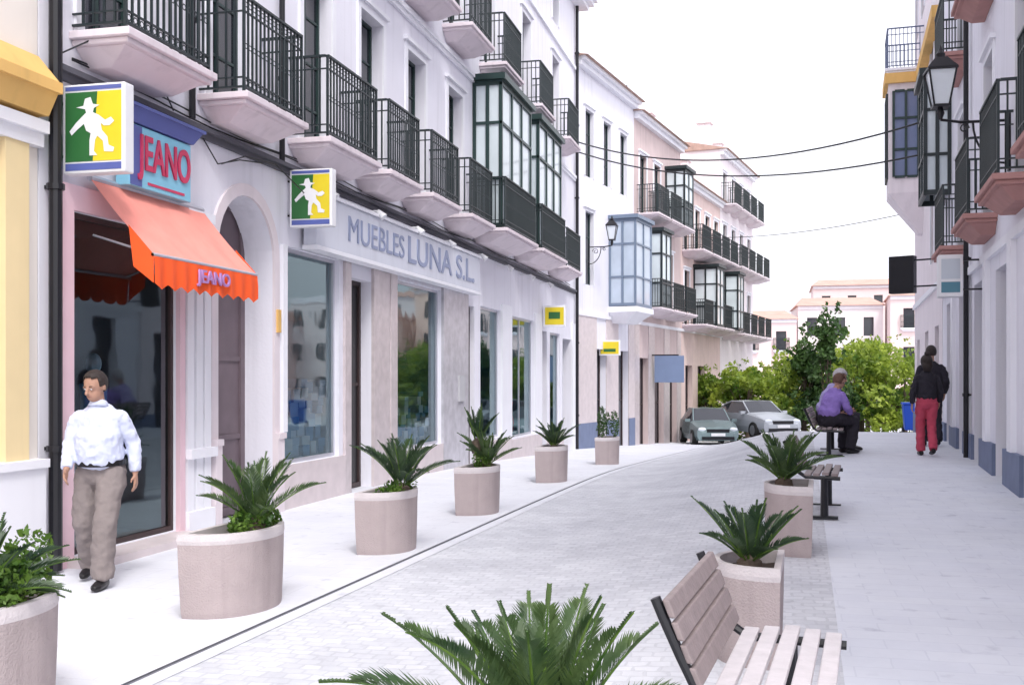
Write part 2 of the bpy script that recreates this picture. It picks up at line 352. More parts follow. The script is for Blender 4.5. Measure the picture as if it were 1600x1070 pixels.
def shopwin(p,y0,y1,z0,z1,fm=ALU,room=1.3,rm=ROOM,nv=1,disp=0,rec=.1,t=.05):
    b=M(); x=-rec
    b.box(x-.03,x+.03,y0,y0+t,z0,z1).box(x-.03,x+.03,y1-t,y1,z0,z1).box(x-.03,x+.03,y0+t,y1-t,z0,z0+t).box(x-.03,x+.03,y0+t,y1-t,z1-t,z1)
    for i in range(nv):
        c=y0+(y1-y0)*(i+1)/(nv+1); b.box(x-.02,x+.02,c-.02,c+.02,z0+t,z1-t)
    o=b.obj('shop_window',fm,p)
    M().quad((x,y0+t*.5,z0+t*.5),(x,y1-t*.5,z0+t*.5),(x,y1-t*.5,z1-t*.5),(x,y0+t*.5,z1-t*.5)).obj('pane',GLASS,o)
    r=M(); X=-room; a=-rec-.04
    r.quad((X,y0,z0),(X,y1,z0),(X,y1,z1),(X,y0,z1)); r.quad((a,y0,z0),(X,y0,z0),(X,y0,z1),(a,y0,z1)); r.quad((a,y1,z0),(a,y1,z1),(X,y1,z1),(X,y1,z0))
    r.quad((a,y0,z0),(a,y1,z0),(X,y1,z0),(X,y0,z0)); r.quad((a,y0,z1),(X,y0,z1),(X,y1,z1),(a,y1,z1))
    r.obj('shop_interior',rm,o)
    d=M(); rr=random.Random(int(y0*100)+disp)
    w=y1-y0
    if disp==1:
        for k in range(2):
            yy=y0+w*(.3+.4*k); d.tube([(-.6,yy,z0),(-.6,yy,z0+.7),(-.6,yy,z0+1.0),(-.6,yy,z0+1.3),(-.6,yy,z0+1.5),(-.6,yy,z0+1.56)],[(.02,.02),(.03,.03),(.12,.17),(.11,.15),(.1,.19),(.05,.05)],12,k)
            d.sphere((-.6,yy,z0+1.7),(.08,.07,.11),10,8,2)
        d.box(-1.5,-1.1,y0+.1,y1-.1,z0,z0+.7,2)
    elif disp==2:
        for k in range(int(w/.28)):
            yy=y0+.1+k*.28; zz=z0+.05
            for j in range(rr.randint(4,8)):
                h=rr.uniform(.08,.2); d.box(-rr.uniform(.75,.95),-.2+rr.uniform(-.06,.04),yy,yy+rr.uniform(.18,.25),zz,zz+h,rr.choice((0,0,1,2,2,1))); zz+=h+.004
        for k in range(int(w/.45)):
            yy=y0+.3+k*.45; d.box(-1.1,-1.05,yy-.17,yy+.17,z0+1.7,z0+2.3,rr.randint(0,2))
        if y0>16: d.sphere((-.22,y0+.35,z0+.35),(.1,.22,.16),10,8,3)
    else:
        for k in range(int(w/.5)):
            yy=y0+.25+k*.5; d.tube([(-.6,yy,z0+.05),(-.6,yy,z0+.3),(-.6,yy,z0+.6),(-.6,yy,z0+.8)],[.12,.15,.07,.13],10,rr.randint(0,3))
            d.box(-1.0,-.8,yy-.15,yy+.15,z0+1.1,z0+1.14,2)
            d.box(-.98,-.82,yy-.1,yy+.08,z0+1.142,z0+1.4,rr.randint(0,3))
    d.obj('window_display',[WHT,DB,DP,REDL if disp!=1 else WHT],o)
    return o
def pipe(p,y,z0,z1,x=.07,r=.045,m=IRONB):
    b=M(); b.tube([(x,y,z0),(x,y,z1)],r,10)
    z=z0+1
    while z<z1: b.tube([(x,y,z),(x,y,z+.05)],r*1.35,10); b.box(0,x,y-.015,y+.015,z+.01,z+.04); z+=2.2
    b.obj('drainpipe',m,p,smooth=False)

# ---------------------------------------------------------------- MAIN LEFT BUILDING
HB=E('apartment_building',(-6,0,0),0,'white three-storey building with iron balconies above shop fronts','building')
cent=[8.95,11.2,13.55,15.55,17.65,19.95,22.5,26.0,29.6]
AD=.38
a0,a1,sp0=10.85,12.23,3.06; rr=(a1-a0)/2; at=sp0+rr
gops=[(8.3,10.03,.08,3.1,.1),(a0,a1,-.02,at,AD),(12.55,14.31,.55,3.3,.1),(14.67,15.56,-.02,3.1,.22),(16.6,19.1,.45,3.25,.1),
 (20.75,21.35,-.1,3.1,.15),(21.8,23.5,.35,3.15,.1),(24.4,26.9,.25,3.1,.1),(27.7,28.5,-.4,2.9,.2),(28.9,30.3,.2,2.9,.1),(30.7,32.0,-.5,2.8,.3)]
ops=list(gops)
for c in cent:
    ops+=[(c-.47,c+.47,4.68,7.12,.3),(c-.47,c+.47,8.2,10.5,.3),(c-.42,c+.42,11.5,12.5,.3)]
b=M(); facade(b,7.9,32.8,-1.5,13.1,ops); shell(b,7.9,32.8,-1.5,13.1,10)
for i in range(16):
    t0=math.pi*i/16; t1=math.pi*(i+1)/16; c=(a0+a1)/2
    ya,za=c-rr*math.cos(t0),sp0+rr*math.sin(t0); yb,zb=c-rr*math.cos(t1),sp0+rr*math.sin(t1)
    b.quad((0.0,ya,za),(0,yb,zb),(0,yb,at),(0,ya,at)); b.quad((0,ya,za),(-AD,ya,za),(-AD,yb,zb),(0,yb,zb))
b.obj('wall',W,HB)
for c in cent:
    for (hw,za,zb,w_) in((.47,4.68,7.12,.12),(.47,8.2,10.5,.12),(.42,11.5,12.5,.09)):
        b=M(); surround(b,c-hw,c+hw,za,zb,w_); b.obj('window_surround',TRIM,HB)
M().box(0,.05,7.9,32.8,7.62,7.70).box(0,.08,7.9,32.8,7.70,7.78).obj('string_course',TRIM,HB); M().box(0,.06,7.9,32.8,11.0,11.1).obj('string_course',TRIM,HB)
b=M()
for i in range(16):
    t0=math.pi*i/16; t1=math.pi*(i+1)/16; c=(a0+a1)/2
    P=lambda t,r:(c-r*math.cos(t),sp0+r*math.sin(t))
    (ya,za),(yb,zb),(yc,zc),(yd,zd)=P(t0,rr),P(t1,rr),P(t1,rr+.14),P(t0,rr+.14)
    b.quad((.03,ya,za),(.03,yb,zb),(.03,yc,zc),(.03,yd,zd)); b.quad((.03,yd,zd),(.03,yc,zc),(0,yc,zc),(0,yd,zd)); b.quad((0,ya,za),(0,yb,zb),(.03,yb,zb),(.03,ya,za))
b.box(0,.03,a0-.14,a0,.97,sp0).box(0,.03,a1,a1+.14,.97,sp0); b.box(0,.08,a0-.14,a0,0,.9).box(0,.08,a1,a1+.17,0,.9); b.box(0,.10,a0-.14,a0+.0,.9,.97).box(0,.10,a1,a1+.19,.9,.97)
b.obj('arch_surround',mat('arch_stone',(.78,.70,.73),.7,.12,3,streak=.2),HB)
b=M(); b.box(0,.35,7.9,33.1,12.95,13.1).box(0,.5,7.9,33.25,13.1,13.25).frustum((-10,.6,7.9,33.35,13.25),(-6,-4,12,29,15.5))
b.obj('roof',[TRIM],HB)
b=M(); b.box(0,.10,8.05,32.5,4.26,4.31).box(0,.05,8.05,32.5,4.20,4.26); b.obj('cable_ledge',mat('ledge_dark',(.10,.10,.12),.7),HB)
b=M(); b.box(0,.05,8.08,8.3,0,3.32).box(0,.05,10.03,10.13,0,3.32).box(0,.05,8.3,10.03,3.1,3.32); b.obj('shop_surround',PINK,HB)
b=M()
for y in(10.16,10.34,10.51): b.box(0,.06,y,y+.13,.25,.8).box(0,.06,y,y+.13,.9,3.3)
b.box(0,.09,10.14,10.68,3.3,3.4).box(0,.09,10.14,10.68,.0,.25).box(0,.12,10.14,10.68,.8,.9); b.obj('pilaster',TRIM,HB)
boxes('stone_base',STONE,HB,[(0,.04,12.45,14.45,-.05,.55),(0,.045,15.56,19.1,-.05,.45),(0,.04,21.35,24.4,-.4,.3),(0,.045,24.4,27.7,-.6,.22),(0,.04,28.5,30.7,-.7,.18)])
boxes('stone_pillar',STONE2,HB,[(0,.05,15.56,15.75,.45,3.3),(0,.05,16.3,16.6,.45,3.3),(0,.035,15.75,16.3,.45,3.3),(0,.04,14.45,14.67,-.05,3.3)])
boxes('marble_pillar',MARB,HB,[(0,.05,19.1,20.75,-.2,3.3)])
boxes('pilaster',TRIM,HB,[(0,.05,y0,y1,.3 if y0<24 else .22 if y0<30 else -.8,3.3) for y0,y1 in((23.5,24.4),(26.9,27.7),(32.0,32.5))]+[(0,.05,12.43,12.55,.97,3.3)])
shopwin(HB,8.3,10.03,.08,3.1,WOODD,1.6,ROOM,0,1,.06)
shopwin(HB,12.55,14.31,.55,3.3,ALU,1.4,ROOM2,0,2)
shopwin(HB,16.6,19.1,.45,3.25,ALU,1.4,ROOM2,0,2)
shopwin(HB,21.8,23.5,.35,3.15,ALU,1.4,ROOM2,0,3)
shopwin(HB,24.4,26.9,.25,3.1,ALU,1.4,ROOM2,1,3)
shopwin(HB,28.9,30.3,.2,2.9,ALU,1.4,ROOM2,0,3)
window(HB,a0,a1,0,at,-AD-.04,DOORB,DOORB,1,3,.1,'door','door_panel')
DMAT=mat('door_pane_dark',(.02,.018,.02),.35,.4,2,spec=.3)
window(HB,14.67,15.56,0,3.1,-.22,WOODD,DMAT,1,1,.07,'door','pane')
window(HB,20.75,21.35,-.1,3.1,-.15,WOODD,DMAT,0,1,.06,'door','pane')
window(HB,27.7,28.5,-.4,2.9,-.2,WOODD,DMAT,1,1,.06,'door','pane')
window(HB,30.7,32.0,-.5,2.8,-.3,FRAMEG,DMAT,1,1,.06,'door','pane')
M().box(-.1,.35,8.2,10.1,-.05,.07).obj('door_step',STONE,HB)
for c in cent:
    window(HB,c-.47,c+.47,4.68,7.12,-.22,FRAMEG,DARKG,1,3); window(HB,c-.47,c+.47,8.2,10.5,-.22,FRAMEG,DARKG,1,3); window(HB,c-.42,c+.42,11.5,12.5,-.22,FRAMEG,DARKG,1,1)
for y0,y1 in((8.35,9.76),(10.5,11.93),(12.7,14.4),(14.9,16.25),(16.9,18.4),(19.2,20.75),(28.6,30.6)): balcony(HB,y0,y1,4.66)
for c in cent[3:]: balcony(HB,c-.75,c+.75,8.16)
for y0,y1 in((21.2,23.9),(24.7,27.4)):
    balcony(HB,y0-.05,y1+.05,4.66,.72); mirador(HB,y0,y1,4.72,7.6,.62)
pipe(HB,7.98,0.02,13.0,.1,.055); pipe(HB,10.25,4.35,13.,.06,.035); pipe(HB,12.35,4.3,13.,.07,.035); pipe(HB,32.6,-.5,13,.08,.05)
for y in(13.4,15.2,17,18.8,21,23.2,25.4,27.6):
    b=M(); b.box(0,.28,y-.012,y+.012,4.11,4.13).tube([(.24,y,4.12),(.34,y,4.02)],[.03,.06],10); b.obj('spotlight',WHT,HB)
for k,(z,s) in enumerate(((4.42,.03),(4.38,.05))):
    pts=[(.03,8.3+i*.6,z+.03*math.sin(i*.9+k)) for i in range(40)]; M().tube(pts,.009,5).obj('cable',IRONB,HB)
M().tube([(.05,8.1,4.4),(.2,8.4,4.62),(.3,9.0,4.70),(.05,9.9,4.35)],.008,5).obj('cable',IRONB,HB)
M().tube([(.04,10.9,4.0),(.12,11.3,4.16),(.2,11.9,4.18),(.25,12.6,3.95)],.008,5).obj('cable',IRONB,HB)
M().tube([(.04,10.5,4.2),(.05,10.8,3.98),(.05,11.3,4.12),(.04,11.9,4.2)],.008,5).obj('cable',IRONB,HB)
M().box(.03,.06,12.27,12.35,2.2,2.48).obj('wall_plaque',YEL,HB)
boxes('meter_box',mat('meter_grey',(.5,.5,.52),.6),HB,[(.05,.09,20.0,20.35,1.2,1.7)])

# ---------------------------------------------------------------- YELLOW BUILDING
YB=E('corner_house',(-6,0,0),0,'cream house with ochre cornice and column','building')
b=M(); facade(b,-4,7.88,-.5,12,[(4.5,6.4,.1,3.2,.2),(0,2,.1,3.2,.2),(5,6,5,7.3,.2)]); shell(b,-4,7.88,-.5,12,10); b.obj('wall',CREAM,YB)
boxes('column',YELP,YB,[(0,.06,7.42,7.70,.95,3.55),(0,.08,6.95,7.2,.95,3.55)])
b=M(); b.box(0,.10,6.75,7.86,0,.9).box(0,.13,6.7,7.87,.9,.97); b.obj('plinth',TRIM,YB)
b=M(); b.box(0,.08,-4,7.86,3.55,3.66).box(0,.13,-4,7.865,3.66,3.76); b.obj('moulding',TRIM,YB)
b=M(); b.frustum((0,.14,-4,7.84,3.80),(0,.22,-4,7.85,3.98)).box(0,.26,-4,7.86,3.98,4.07).frustum((0,.24,-4,7.855,4.07),(0,.05,-4,7.83,4.30)); b.obj('cornice',YEL,YB)
window(YB,4.5,6.4,.1,3.2,-.15); window(YB,0,2,.1,3.2,-.15); window(YB,5,6,5,7.3,-.15)

# ---------------------------------------------------------------- generic house
def house(name,label,org,rz,L,H,dep,wm,floors,gr,gm=None,z0=-2.5,roofm=TILE,plinth=None,slabm=SLAB,gh=3.6,cap=TRIM,rail=IRON):
    e=E(name,org,rz,label,'building')
    ops=[(a,b_,c,d,.3) for a,b_,c,d in gr]
    for f in floors:
        for c in f['c']: ops.append((c-f['w']/2,c+f['w']/2,f['z'],f['z']+f['h'],.25))
    b=M(); facade(b,0,L,z0,H,ops); shell(b,0,L,z0,H,dep); b.obj('wall',wm,e)
    for f in floors:
        for c in f['c']: b=M(); surround(b,c-f['w']/2,c+f['w']/2,f['z'],f['z']+f['h'],.1,.03); b.obj('window_surround',cap,e)
    M().box(0,.06,.0,L,gh,gh+.12).obj('string_course',cap,e)
    M().box(0,.18,.0,L,H-.25,H-.1).box(0,.3,-.02,L+.02,H-.1,H).obj('cornice',cap,e)
    b=M(); b.frustum((-dep,.42,-.1,L+.1,H),(-dep*.5-.1,-dep*.5+.1,.0,L,H+1.1)); b.obj('roof',roofm,e)
    Y=sorted([0,L]+[v for a,b_,c,d in gr for v in(a,b_)])
    if gm: boxes('cladding',gm,e,[(0,.03,Y[i],Y[i+1],z0,gh) for i in range(0,len(Y)-1,2)])
    if plinth: boxes('plinth',plinth[0],e,[(0,.05,Y[i],Y[i+1],z0,plinth[1]) for i in range(0,len(Y)-1,2)])
    for a,b_,c,d in gr: window(e,a,b_,c,d,-.25,WOODD,DARKG,1,1,.06,'door','pane')
    for f in floors:
        for c in f['c']:
            window(e,c-f['w']/2,c+f['w']/2,f['z'],f['z']+f['h'],-.15,f.get('fm',FRAMEG),DARKG,1,2)
            if f.get('bal'): balcony(e,c-f['w']/2-.3,c+f['w']/2+.3,f['z'],f.get('bd',.5),slabm,rm=rail)
    return e
rl=-rad(9.46)
def along(s):
    return (-6+s*math.sin(rad(9.46)),32.8+s*math.cos(rad(9.46)),0)
H2=house('town_house','white house with narrow windows and blue painted plinth',along(0.02),rl,6.1,11.5,9,W,
 [dict(z=4.6,h=2.3,w=.8,c=[1.2]),dict(z=8.0,h=2.1,w=.8,c=[1.2,3.0,4.8])],[(1.9,2.9,-.7,2.6),(4.2,5.4,-.8,2.6)],STONE,plinth=(BLUEB,.25))
mirador(H2,3.2,5.1,4.1,6.9,.95,mat('blue_frame',(.17,.22,.30),.4),BAYB,nf=2); M().box(0,1.0,3.15,5.15,3.85,4.03).frustum((0,.5,3.5,4.8,3.5),(0,.95,3.2,5.1,3.85)).obj('corbel',TRIM,H2)
H3=house('town_house','beige house with dark iron balconies and tiled roof',along(6.14),rl,6.6,11.2,9,BEIGE,
 [dict(z=4.2,h=2.4,w=.9,c=[1.1,3.0,4.9],bal=1,bd=.9),dict(z=7.6,h=2.2,w=.9,c=[1.1,3.0,4.9],bal=1,bd=.8)],[(.6,1.8,-1,2.4),(2.6,4.0,-1,2.4),(4.8,6.,-1.1,2.3)],STONE2)
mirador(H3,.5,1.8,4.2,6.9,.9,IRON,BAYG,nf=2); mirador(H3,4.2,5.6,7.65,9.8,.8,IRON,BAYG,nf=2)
H4=house('town_house','peach house with balconies and tiled eaves',along(12.76),rl,7.5,10.0,9,PEACH,
 [dict(z=3.9,h=2.3,w=.9,c=[1.0,2.9,4.8,6.6],bal=1,bd=1.0),dict(z=7.0,h=2.0,w=.9,c=[1.0,2.9,4.8,6.6],bal=1,bd=.9)],[(.8,2,-1.2,2.2),(3,4.4,-1.2,2.2)])
mirador(H4,2.2,3.6,3.95,6.4,1.05,IRON,BAYG,nf=2); mirador(H4,5.9,7.2,3.95,6.4,1.2,IRON,BAYG,nf=2)
H5=house('town_house','white rendered house with stacked balconies',along(20.28),rl,8.2,12.6,9,W2,
 [dict(z=3.8,h=2.3,w=.9,c=[1.0,3.0,5.0,7.0],bal=1,bd=1.1),dict(z=7.0,h=2.1,w=.9,c=[1.0,3.0,5.0,7.0],bal=1,bd=1.0),dict(z=10.0,h=1.6,w=.9,c=[1.0,3.0,5.0,7.],bal=1,bd=.7)],[(1,2.2,-1.4,2)])
for (e,y,x,h) in((H3,2,-2.0,12.6),(H3,5.6,-1.2,12.4),(H4,1.5,-1.5,12.0),(H4,5,-1.2,11.6),(H5,2,-1.2,14.3),(H5,6,-1.5,14.1)):
    b=M(); b.box(x-.3,x+.3,y-.3,y+.3,10,h).box(x-.38,x+.38,y-.38,y+.38,h,h+.1).box(x-.2,x+.2,y-.2,y+.2,h+.1,h+.35); b.obj('chimney',W2,e)
for (e,y,x,z) in((H4,3,-1.5,11.0),(H5,4,-1.5,13.4),(H3,4,-1.5,12)):
    b=M(); b.tube([(x,y,z-.8),(x,y,z+1.3)],.02,5)
    for k in range(5): b.tube([(x,y-.4+.04*k,z+.6+.14*k),(x,y+.4-.04*k,z+.6+.14*k)],.01,4)
    b.obj('aerial',IRONB,e)

# ---------------------------------------------------------------- RIGHT BUILDINGS
ra=rad(180-3.15)
def ro(Y): return (2.0+.055*Y,Y,0)
k=1/math.cos(rad(3.15))
def yl(Yw,O): return (O-Yw)*k
O=24.
RB=house('town_house','white house with tall openings, blue plinth and iron balconies',ro(O),ra,22*k,12,9,W,
 [dict(z=3.86,h=2.3,w=.95,c=[yl(q,O) for q in(5,7.7,10.5,13.5,16.5,20.2)],bal=1,bd=.4),dict(z=7.1,h=2.2,w=.95,c=[yl(q,O) for q in(5,7.7,10.5,13.5,16.5,20.2)],bal=1,bd=.4)],
 [(yl(q,O)-.5,yl(q,O)+.5,.3,3.1) for q in(22.6,20.2,17.9,15.4,13.0,10.4,7)],None,plinth=(BLUEB,.75),slabm=TERRA,gh=3.3,z0=-1)
boxes('pilaster',TRIM,RB,[(0,.07,yl(q,O)-.16,yl(q,O)+.16,.75,3.3) for q in(21.4,19.0,16.6,14.2,11.7,8.8)])
pipe(RB,yl(18.8,O),.35,11.8,.08,.04)
mirador(RB,yl(23.6,O),yl(22.1,O),5.2,7.4,.5,IRON,BAYG,nf=2)
for q in(16.5,13.5):
    b=M(); y0=yl(q,O)-.6; n=16; vs=[]
    for j in range(7):
        for i in range(n+1): vs.append((.44+.03*math.sin(i*1.1+j*.3)*j/6,y0+1.2*i/n,8.15-.75*j/6))
    b.add(vs,[(j*(n+1)+i,j*(n+1)+i+1,(j+1)*(n+1)+i+1,(j+1)*(n+1)+i) for j in range(6) for i in range(n)]); b.obj('hanging_cloth',mat('pink_cloth',(.62,.25,.32),.9),RB,smooth=True)
O2=33.
RB2=house('town_house','pale pink house with orange cornice and projecting bay',ro(O2),ra,8.9*k,14.,9,W2,
 [dict(z=4.3,h=2.2,w=.9,c=[6.5]),dict(z=7.8,h=2.1,w=.9,c=[1.2,6.5]),dict(z=11,h=1.6,w=.9,c=[1.2,3.5,6.5])],[(1,2.1,.2,2.7),(4,5.1,.3,2.8),(7,8.1,.3,2.8)],None,plinth=(BLUEB,.7),z0=-2)
b=M(); b.box(0,.85,2.2,3.6,6.4,9.2).frustum((0,.1,2.6,3.2,5.4),(0,.85,2.2,3.6,6.4)); b.obj('bay',W2,RB2)
PB=mat('pane_blue',(.18,.22,.35),.1)
window(RB2,2.4,3.4,6.8,9.0,.855,IRON,PB,1,2)
b=M(); 
for xx in(.13,.43,.73): b.box(xx-.03,xx+.03,3.605,3.66,6.8,9.0)
for zz in(6.8,7.5,8.3,9.0): b.box(.16,.40,3.605,3.65,zz-.03,zz+.03).box(.46,.70,3.605,3.65,zz-.03,zz+.03)
o=b.obj('window',FRAMEG,RB2); M().box(.12,.74,3.602,3.615,6.8,9.0).obj('pane',PB,o)
M().box(0,.95,2.1,3.7,9.2,9.45).box(0,.2,3.7,8.8,9.2,9.45).obj('cornice',YEL,RB2)
balcony(RB2,2.15,3.65,9.58,.9,TRIM,rm=mat('rail_blue',(.12,.15,.25),.5))

# ---------------------------------------------------------------- FAR BUILDINGS
def far(px,py,w,h,dep,wm,z0=-2,rows=2,roof=True,rz=0,label='distant pale house with tiled roof',bal=False):
    e=E('distant_house',(px,py,z0),rz,label,'building')
    nwin=max(2,int(w/2.2)); ops=[]
    for r_ in range(rows):
        for i in range(nwin):
            c=-w/2+w*(i+.5)/nwin; zz=h-2.6-r_*3.1
            if zz>0: ops.append((c-.42,c+.42,zz,zz+1.6,.25))
    b=M(); facade(b,-w/2,w/2,0,h,ops); shell(b,-w/2,w/2,0,h,dep); b.obj('wall',wm,e)
    for o in ops:
        M().quad((-.2,o[0],o[2]),(-.2,o[1],o[2]),(-.2,o[1],o[3]),(-.2,o[0],o[3])).obj('window',DARKG,e)
        if bal: balcony(e,o[0]-.2,o[1]+.2,o[2],.4,TRIM)
    M().box(0,.12,-w/2,w/2,h-.3,h-.01).obj('cornice',TRIM,e)
    b=M()
    if roof: b.frustum((-dep,.4,-w/2-.2,w/2+.2,h),(-dep*.6,-dep*.4,-w/2+.6,w/2-.6,h+.9))
    else: b.box(-dep,.15,-w/2-.15,w/2+.15,h,h+.25)
    b.obj('roof',FTILE if roof else TRIM,e)
FPEACH=mat('far_peach',(.80,.60,.52),.9,.1,.5)
fz=-rad(90)
far(-2.2,93,7.5,8.6,8,FPINK,rows=3,rz=fz+.1,bal=True); far(5.2,97,7,9.9,8,FWHITE,rows=3,rz=fz+.06); far(11.6,92,5.6,10.3,8,FPINK,rows=3,rz=fz-.04,bal=True)
far(17.4,95,5.8,11.8,9,FPEACH,rows=3,rz=fz,label='distant peach house with tiled roof'); far(23,90,5,9.2,8,FPEACH,rows=3,rz=fz-.1,label='distant peach house with tiled roof'); far(29,94,7,11,8,FWHITE,rows=3,rz=fz,roof=False,label='distant white flat-roofed house')
far(8.5,114,10,13.0,9,FPINK,rows=2,rz=fz); far(20,112,8,14.6,9,FPINK,rows=2,rz=fz); far(36,90,9,9,9,FPINK,rows=2,rz=fz); far(-12,104,12,11,10,FWHITE,rows=3,rz=fz)
far(30,118,12,13,9,FWHITE,rows=3,rz=fz)

# ---------------------------------------------------------------- SIGNS
def emblem_sign(x0,y,z0,w,h,label):
    e=E('shop_sign',(x0,y,z0),0,label,'sign','projecting shop signs')
    b=M(); b.box(0,w,0,.14,0,h); bev(b.obj('casing',WHT,e),.012)
    b=M(); m=.03
    X0,X1,Z0,Z1=m,w-m,.10,h-.07
    b.add([(X0,-.004,Z0),(X1*.52,-.004,Z0),(X1*.60,-.004,Z1),(X0,-.004,Z1)],[(0,1,2,3)],0)
    b.add([(X1*.52,-.004,Z0),(X1,-.004,Z0),(X1,-.004,Z1),(X1*.60,-.004,Z1)],[(0,1,2,3)],1)
    b.quad((X0,-.004,.025),(X1,-.004,.025),(X1,-.004,.085),(X0,-.004,.085),2); b.quad((X0,-.004,h-.055),(X1,-.004,h-.055),(X1,-.004,h-.02),(X0,-.004,h-.02),2)
    b.obj('sign_face',[SGREEN,SYEL,SBLUE],e)
    # leaning hatted figure outline, filled by an n-gon
    pl=[(.20,.78),(.33,.80),(.36,.90),(.46,.92),(.50,.82),(.62,.80),(.52,.76),(.50,.70),(.60,.66),(.72,.58),(.82,.62),(.88,.56),(.80,.50),(.70,.50),(.64,.54),(.66,.44),(.76,.34),(.78,.22),(.88,.18),(.86,.12),(.70,.13),(.68,.28),(.58,.36),(.54,.30),(.52,.14),(.58,.08),(.44,.08),(.44,.30),(.46,.40),(.38,.44),(.34,.54),(.22,.46),(.12,.38),(.08,.44),(.20,.56),(.30,.64),(.38,.70),(.36,.75)]
    b=M(); b.add([(X0+(X1-X0)*a,-.008,Z0+(Z1-Z0)*b_) for a,b_ in pl],[tuple(range(len(pl)))]); b.obj('emblem',WHT,e)
    text('MODA',.05,WHT,e,Matrix(((1,0,0,w/2),(0,0,-1,-.006),(0,1,0,.055),(0,0,0,1))),ext=.001)if 0 else None
    b=M()
    for i in range(14): a=X0+.02+(X1-X0-.04)*i/14; b.box(a,a+(X1-X0)/24,-.007,-.0045,.040,.068)
    for q in(.2,.8): M().box(-.05,.0,.05,.09,h*q,h*(q+.03)).obj('bracket',IRONB,e)
emblem_sign(-5.95,8.14,3.38,.60,.76,'green and yellow light box sign with white emblem above awning')
emblem_sign(-5.95,12.6,3.53,.57,.72,'green and yellow light box sign with white emblem beside fascia')
e=E('shop_sign',(-5.82,27.9,3.0),0,'small yellow projecting shop sign','sign'); 
bev(M().box(-.15,.45,0,.12,0,.55).obj('casing',WHT,e),.01); M().box(-.1,.4,-.006,-.002,.05,.5).obj('sign_face',SYEL,e); M().box(-.0,.3,-.012,-.008,.2,.38).obj('sign_stripe',SGREEN,e)
e=E('shop_sign',(-5.4,35.4,2.4),0,'yellow projecting sign on the white house','sign')
bev(M().box(-.3,.4,0,.12,0,.5).obj('casing',WHT,e),.01); M().box(-.25,.35,-.006,-.002,.05,.45).obj('sign_face',SYEL,e); M().box(-.15,.25,-.012,-.008,.12,.22).obj('sign_stripe',SGREEN,e)
e=E('shop_sign',(-4.0,41,1.2),0,'blue hanging shop board','sign')
bev(M().box(-.5,.6,0,.1,.3,1.3).obj('board',mat('board_blue',(.18,.24,.38),.5),e),.01); M().box(-.6,.4,.03,.07,1.3,1.35).obj('bracket',IRONB,e)
e=E('shop_sign',(-6,0,0),0,'long grey-white fascia sign with blue lettering','sign')
bev(M().box(.055,.24,13.0,20.9,3.36,4.02).obj('board',FASC,e),.01); M().box(.05,.27,12.98,20.92,4.025,4.07).obj('frame',TRIM,e);M().box(.05,.26,12.98,20.92,3.30,3.355).obj('frame',TRIM,e)
text('MUEBLES',.50,FLET,e,TX((.245,15.2,3.69)),w=2.3); text('LUNA S.L.',.60,FLET,e,TX((.245,18.5,3.69)),w=3.9,bold=.006)
e=E('shop_sign',(-6,0,0),0,'cyan panel with red lettering under blue hood','sign')
bev(M().box(.055,.2,8.90,9.98,3.42,4.0).obj('board',SCYAN,e),.008)
b=M(); b.frustum((.05,.22,8.88,10.0,4.01),(.05,.27,8.85,10.1,4.14)).box(.05,.29,8.83,10.13,4.14,4.17); b.obj('hood',SBLUE,e)
b=M(); b.box(.2,.204,8.91,9.10,3.43,3.99); b.obj('band',SBLUE,e)
text('JEANO',.46,SRED,e,TX((.212,9.50,3.74)),w=.92,bold=.006); M().box(.2,.206,9.2,9.85,3.465,3.49).obj('stripe',SRED,e)
# awning
e=E('awning',(-6,0,0),0,'salmon sloping shop awning with scalloped orange valance','awning')
y0,y1=8.5,10.45; x1=.70; zt,zb=3.42,2.72
b=M(); n=40; m_=8; vs=[]
for j in range(m_+1):
    v=j/m_
    for i in range(n+1):
        u=i/n; s=.018*math.sin(u*math.pi*5)*math.sin(v*math.pi)+.03*math.sin(v*math.pi)+.006*math.sin(u*40)*v
        vs.append((.06+(x1-.06)*v,y0+(y1-y0)*u,zt+(zb-zt)*v-s))
b.add(vs,[(j*(n+1)+i,j*(n+1)+i+1,(j+1)*(n+1)+i+1,(j+1)*(n+1)+i) for j in range(m_) for i in range(n)])
b.obj('canopy',SALM,e,smooth=True)
b=M(); n=120; vs=[]
for i in range(n+1):
    u=i/n; y=y0+(y1-y0)*u; sc=.05*abs(math.sin(u*math.pi*9)); w=.015*math.sin(u*math.pi*18)
    vs+=[(x1,y,zb),(x1+.01+w*.5,y,zb-.12),(x1+.01+w,y,zb-.25-sc)]
b.add(vs,[(3*i+k_,3*i+3+k_,3*i+4+k_,3*i+1+k_) for i in range(n) for k_ in(0,1)])
for yy in(y0,y1): b.add([(x1,yy,zb),(x1,yy,zb-.25),(.5,yy,zb-.1),(.45,yy,zb+.27)],[(0,1,2,3)])
b.obj('valance',ORNG,e,smooth=True)
text('JEANO',.17,LILAC,e,TX((x1+.035,9.5,2.59)),w=.62,bold=.003)
for yy in(y0+.1,y1-.1): M().tube([(.03,yy,zt-.5),(x1-.02,yy,zb)],.012,6).obj('arm',ALU,e)
M().tube([(x1-.01,y0,zb),(x1-.01,y1,zb)],.018,8).obj('front_bar',ALU,e); M().tube([(.06,y0,zt),(.06,y1,zt)],.03,8).obj('roller',ALU,e)
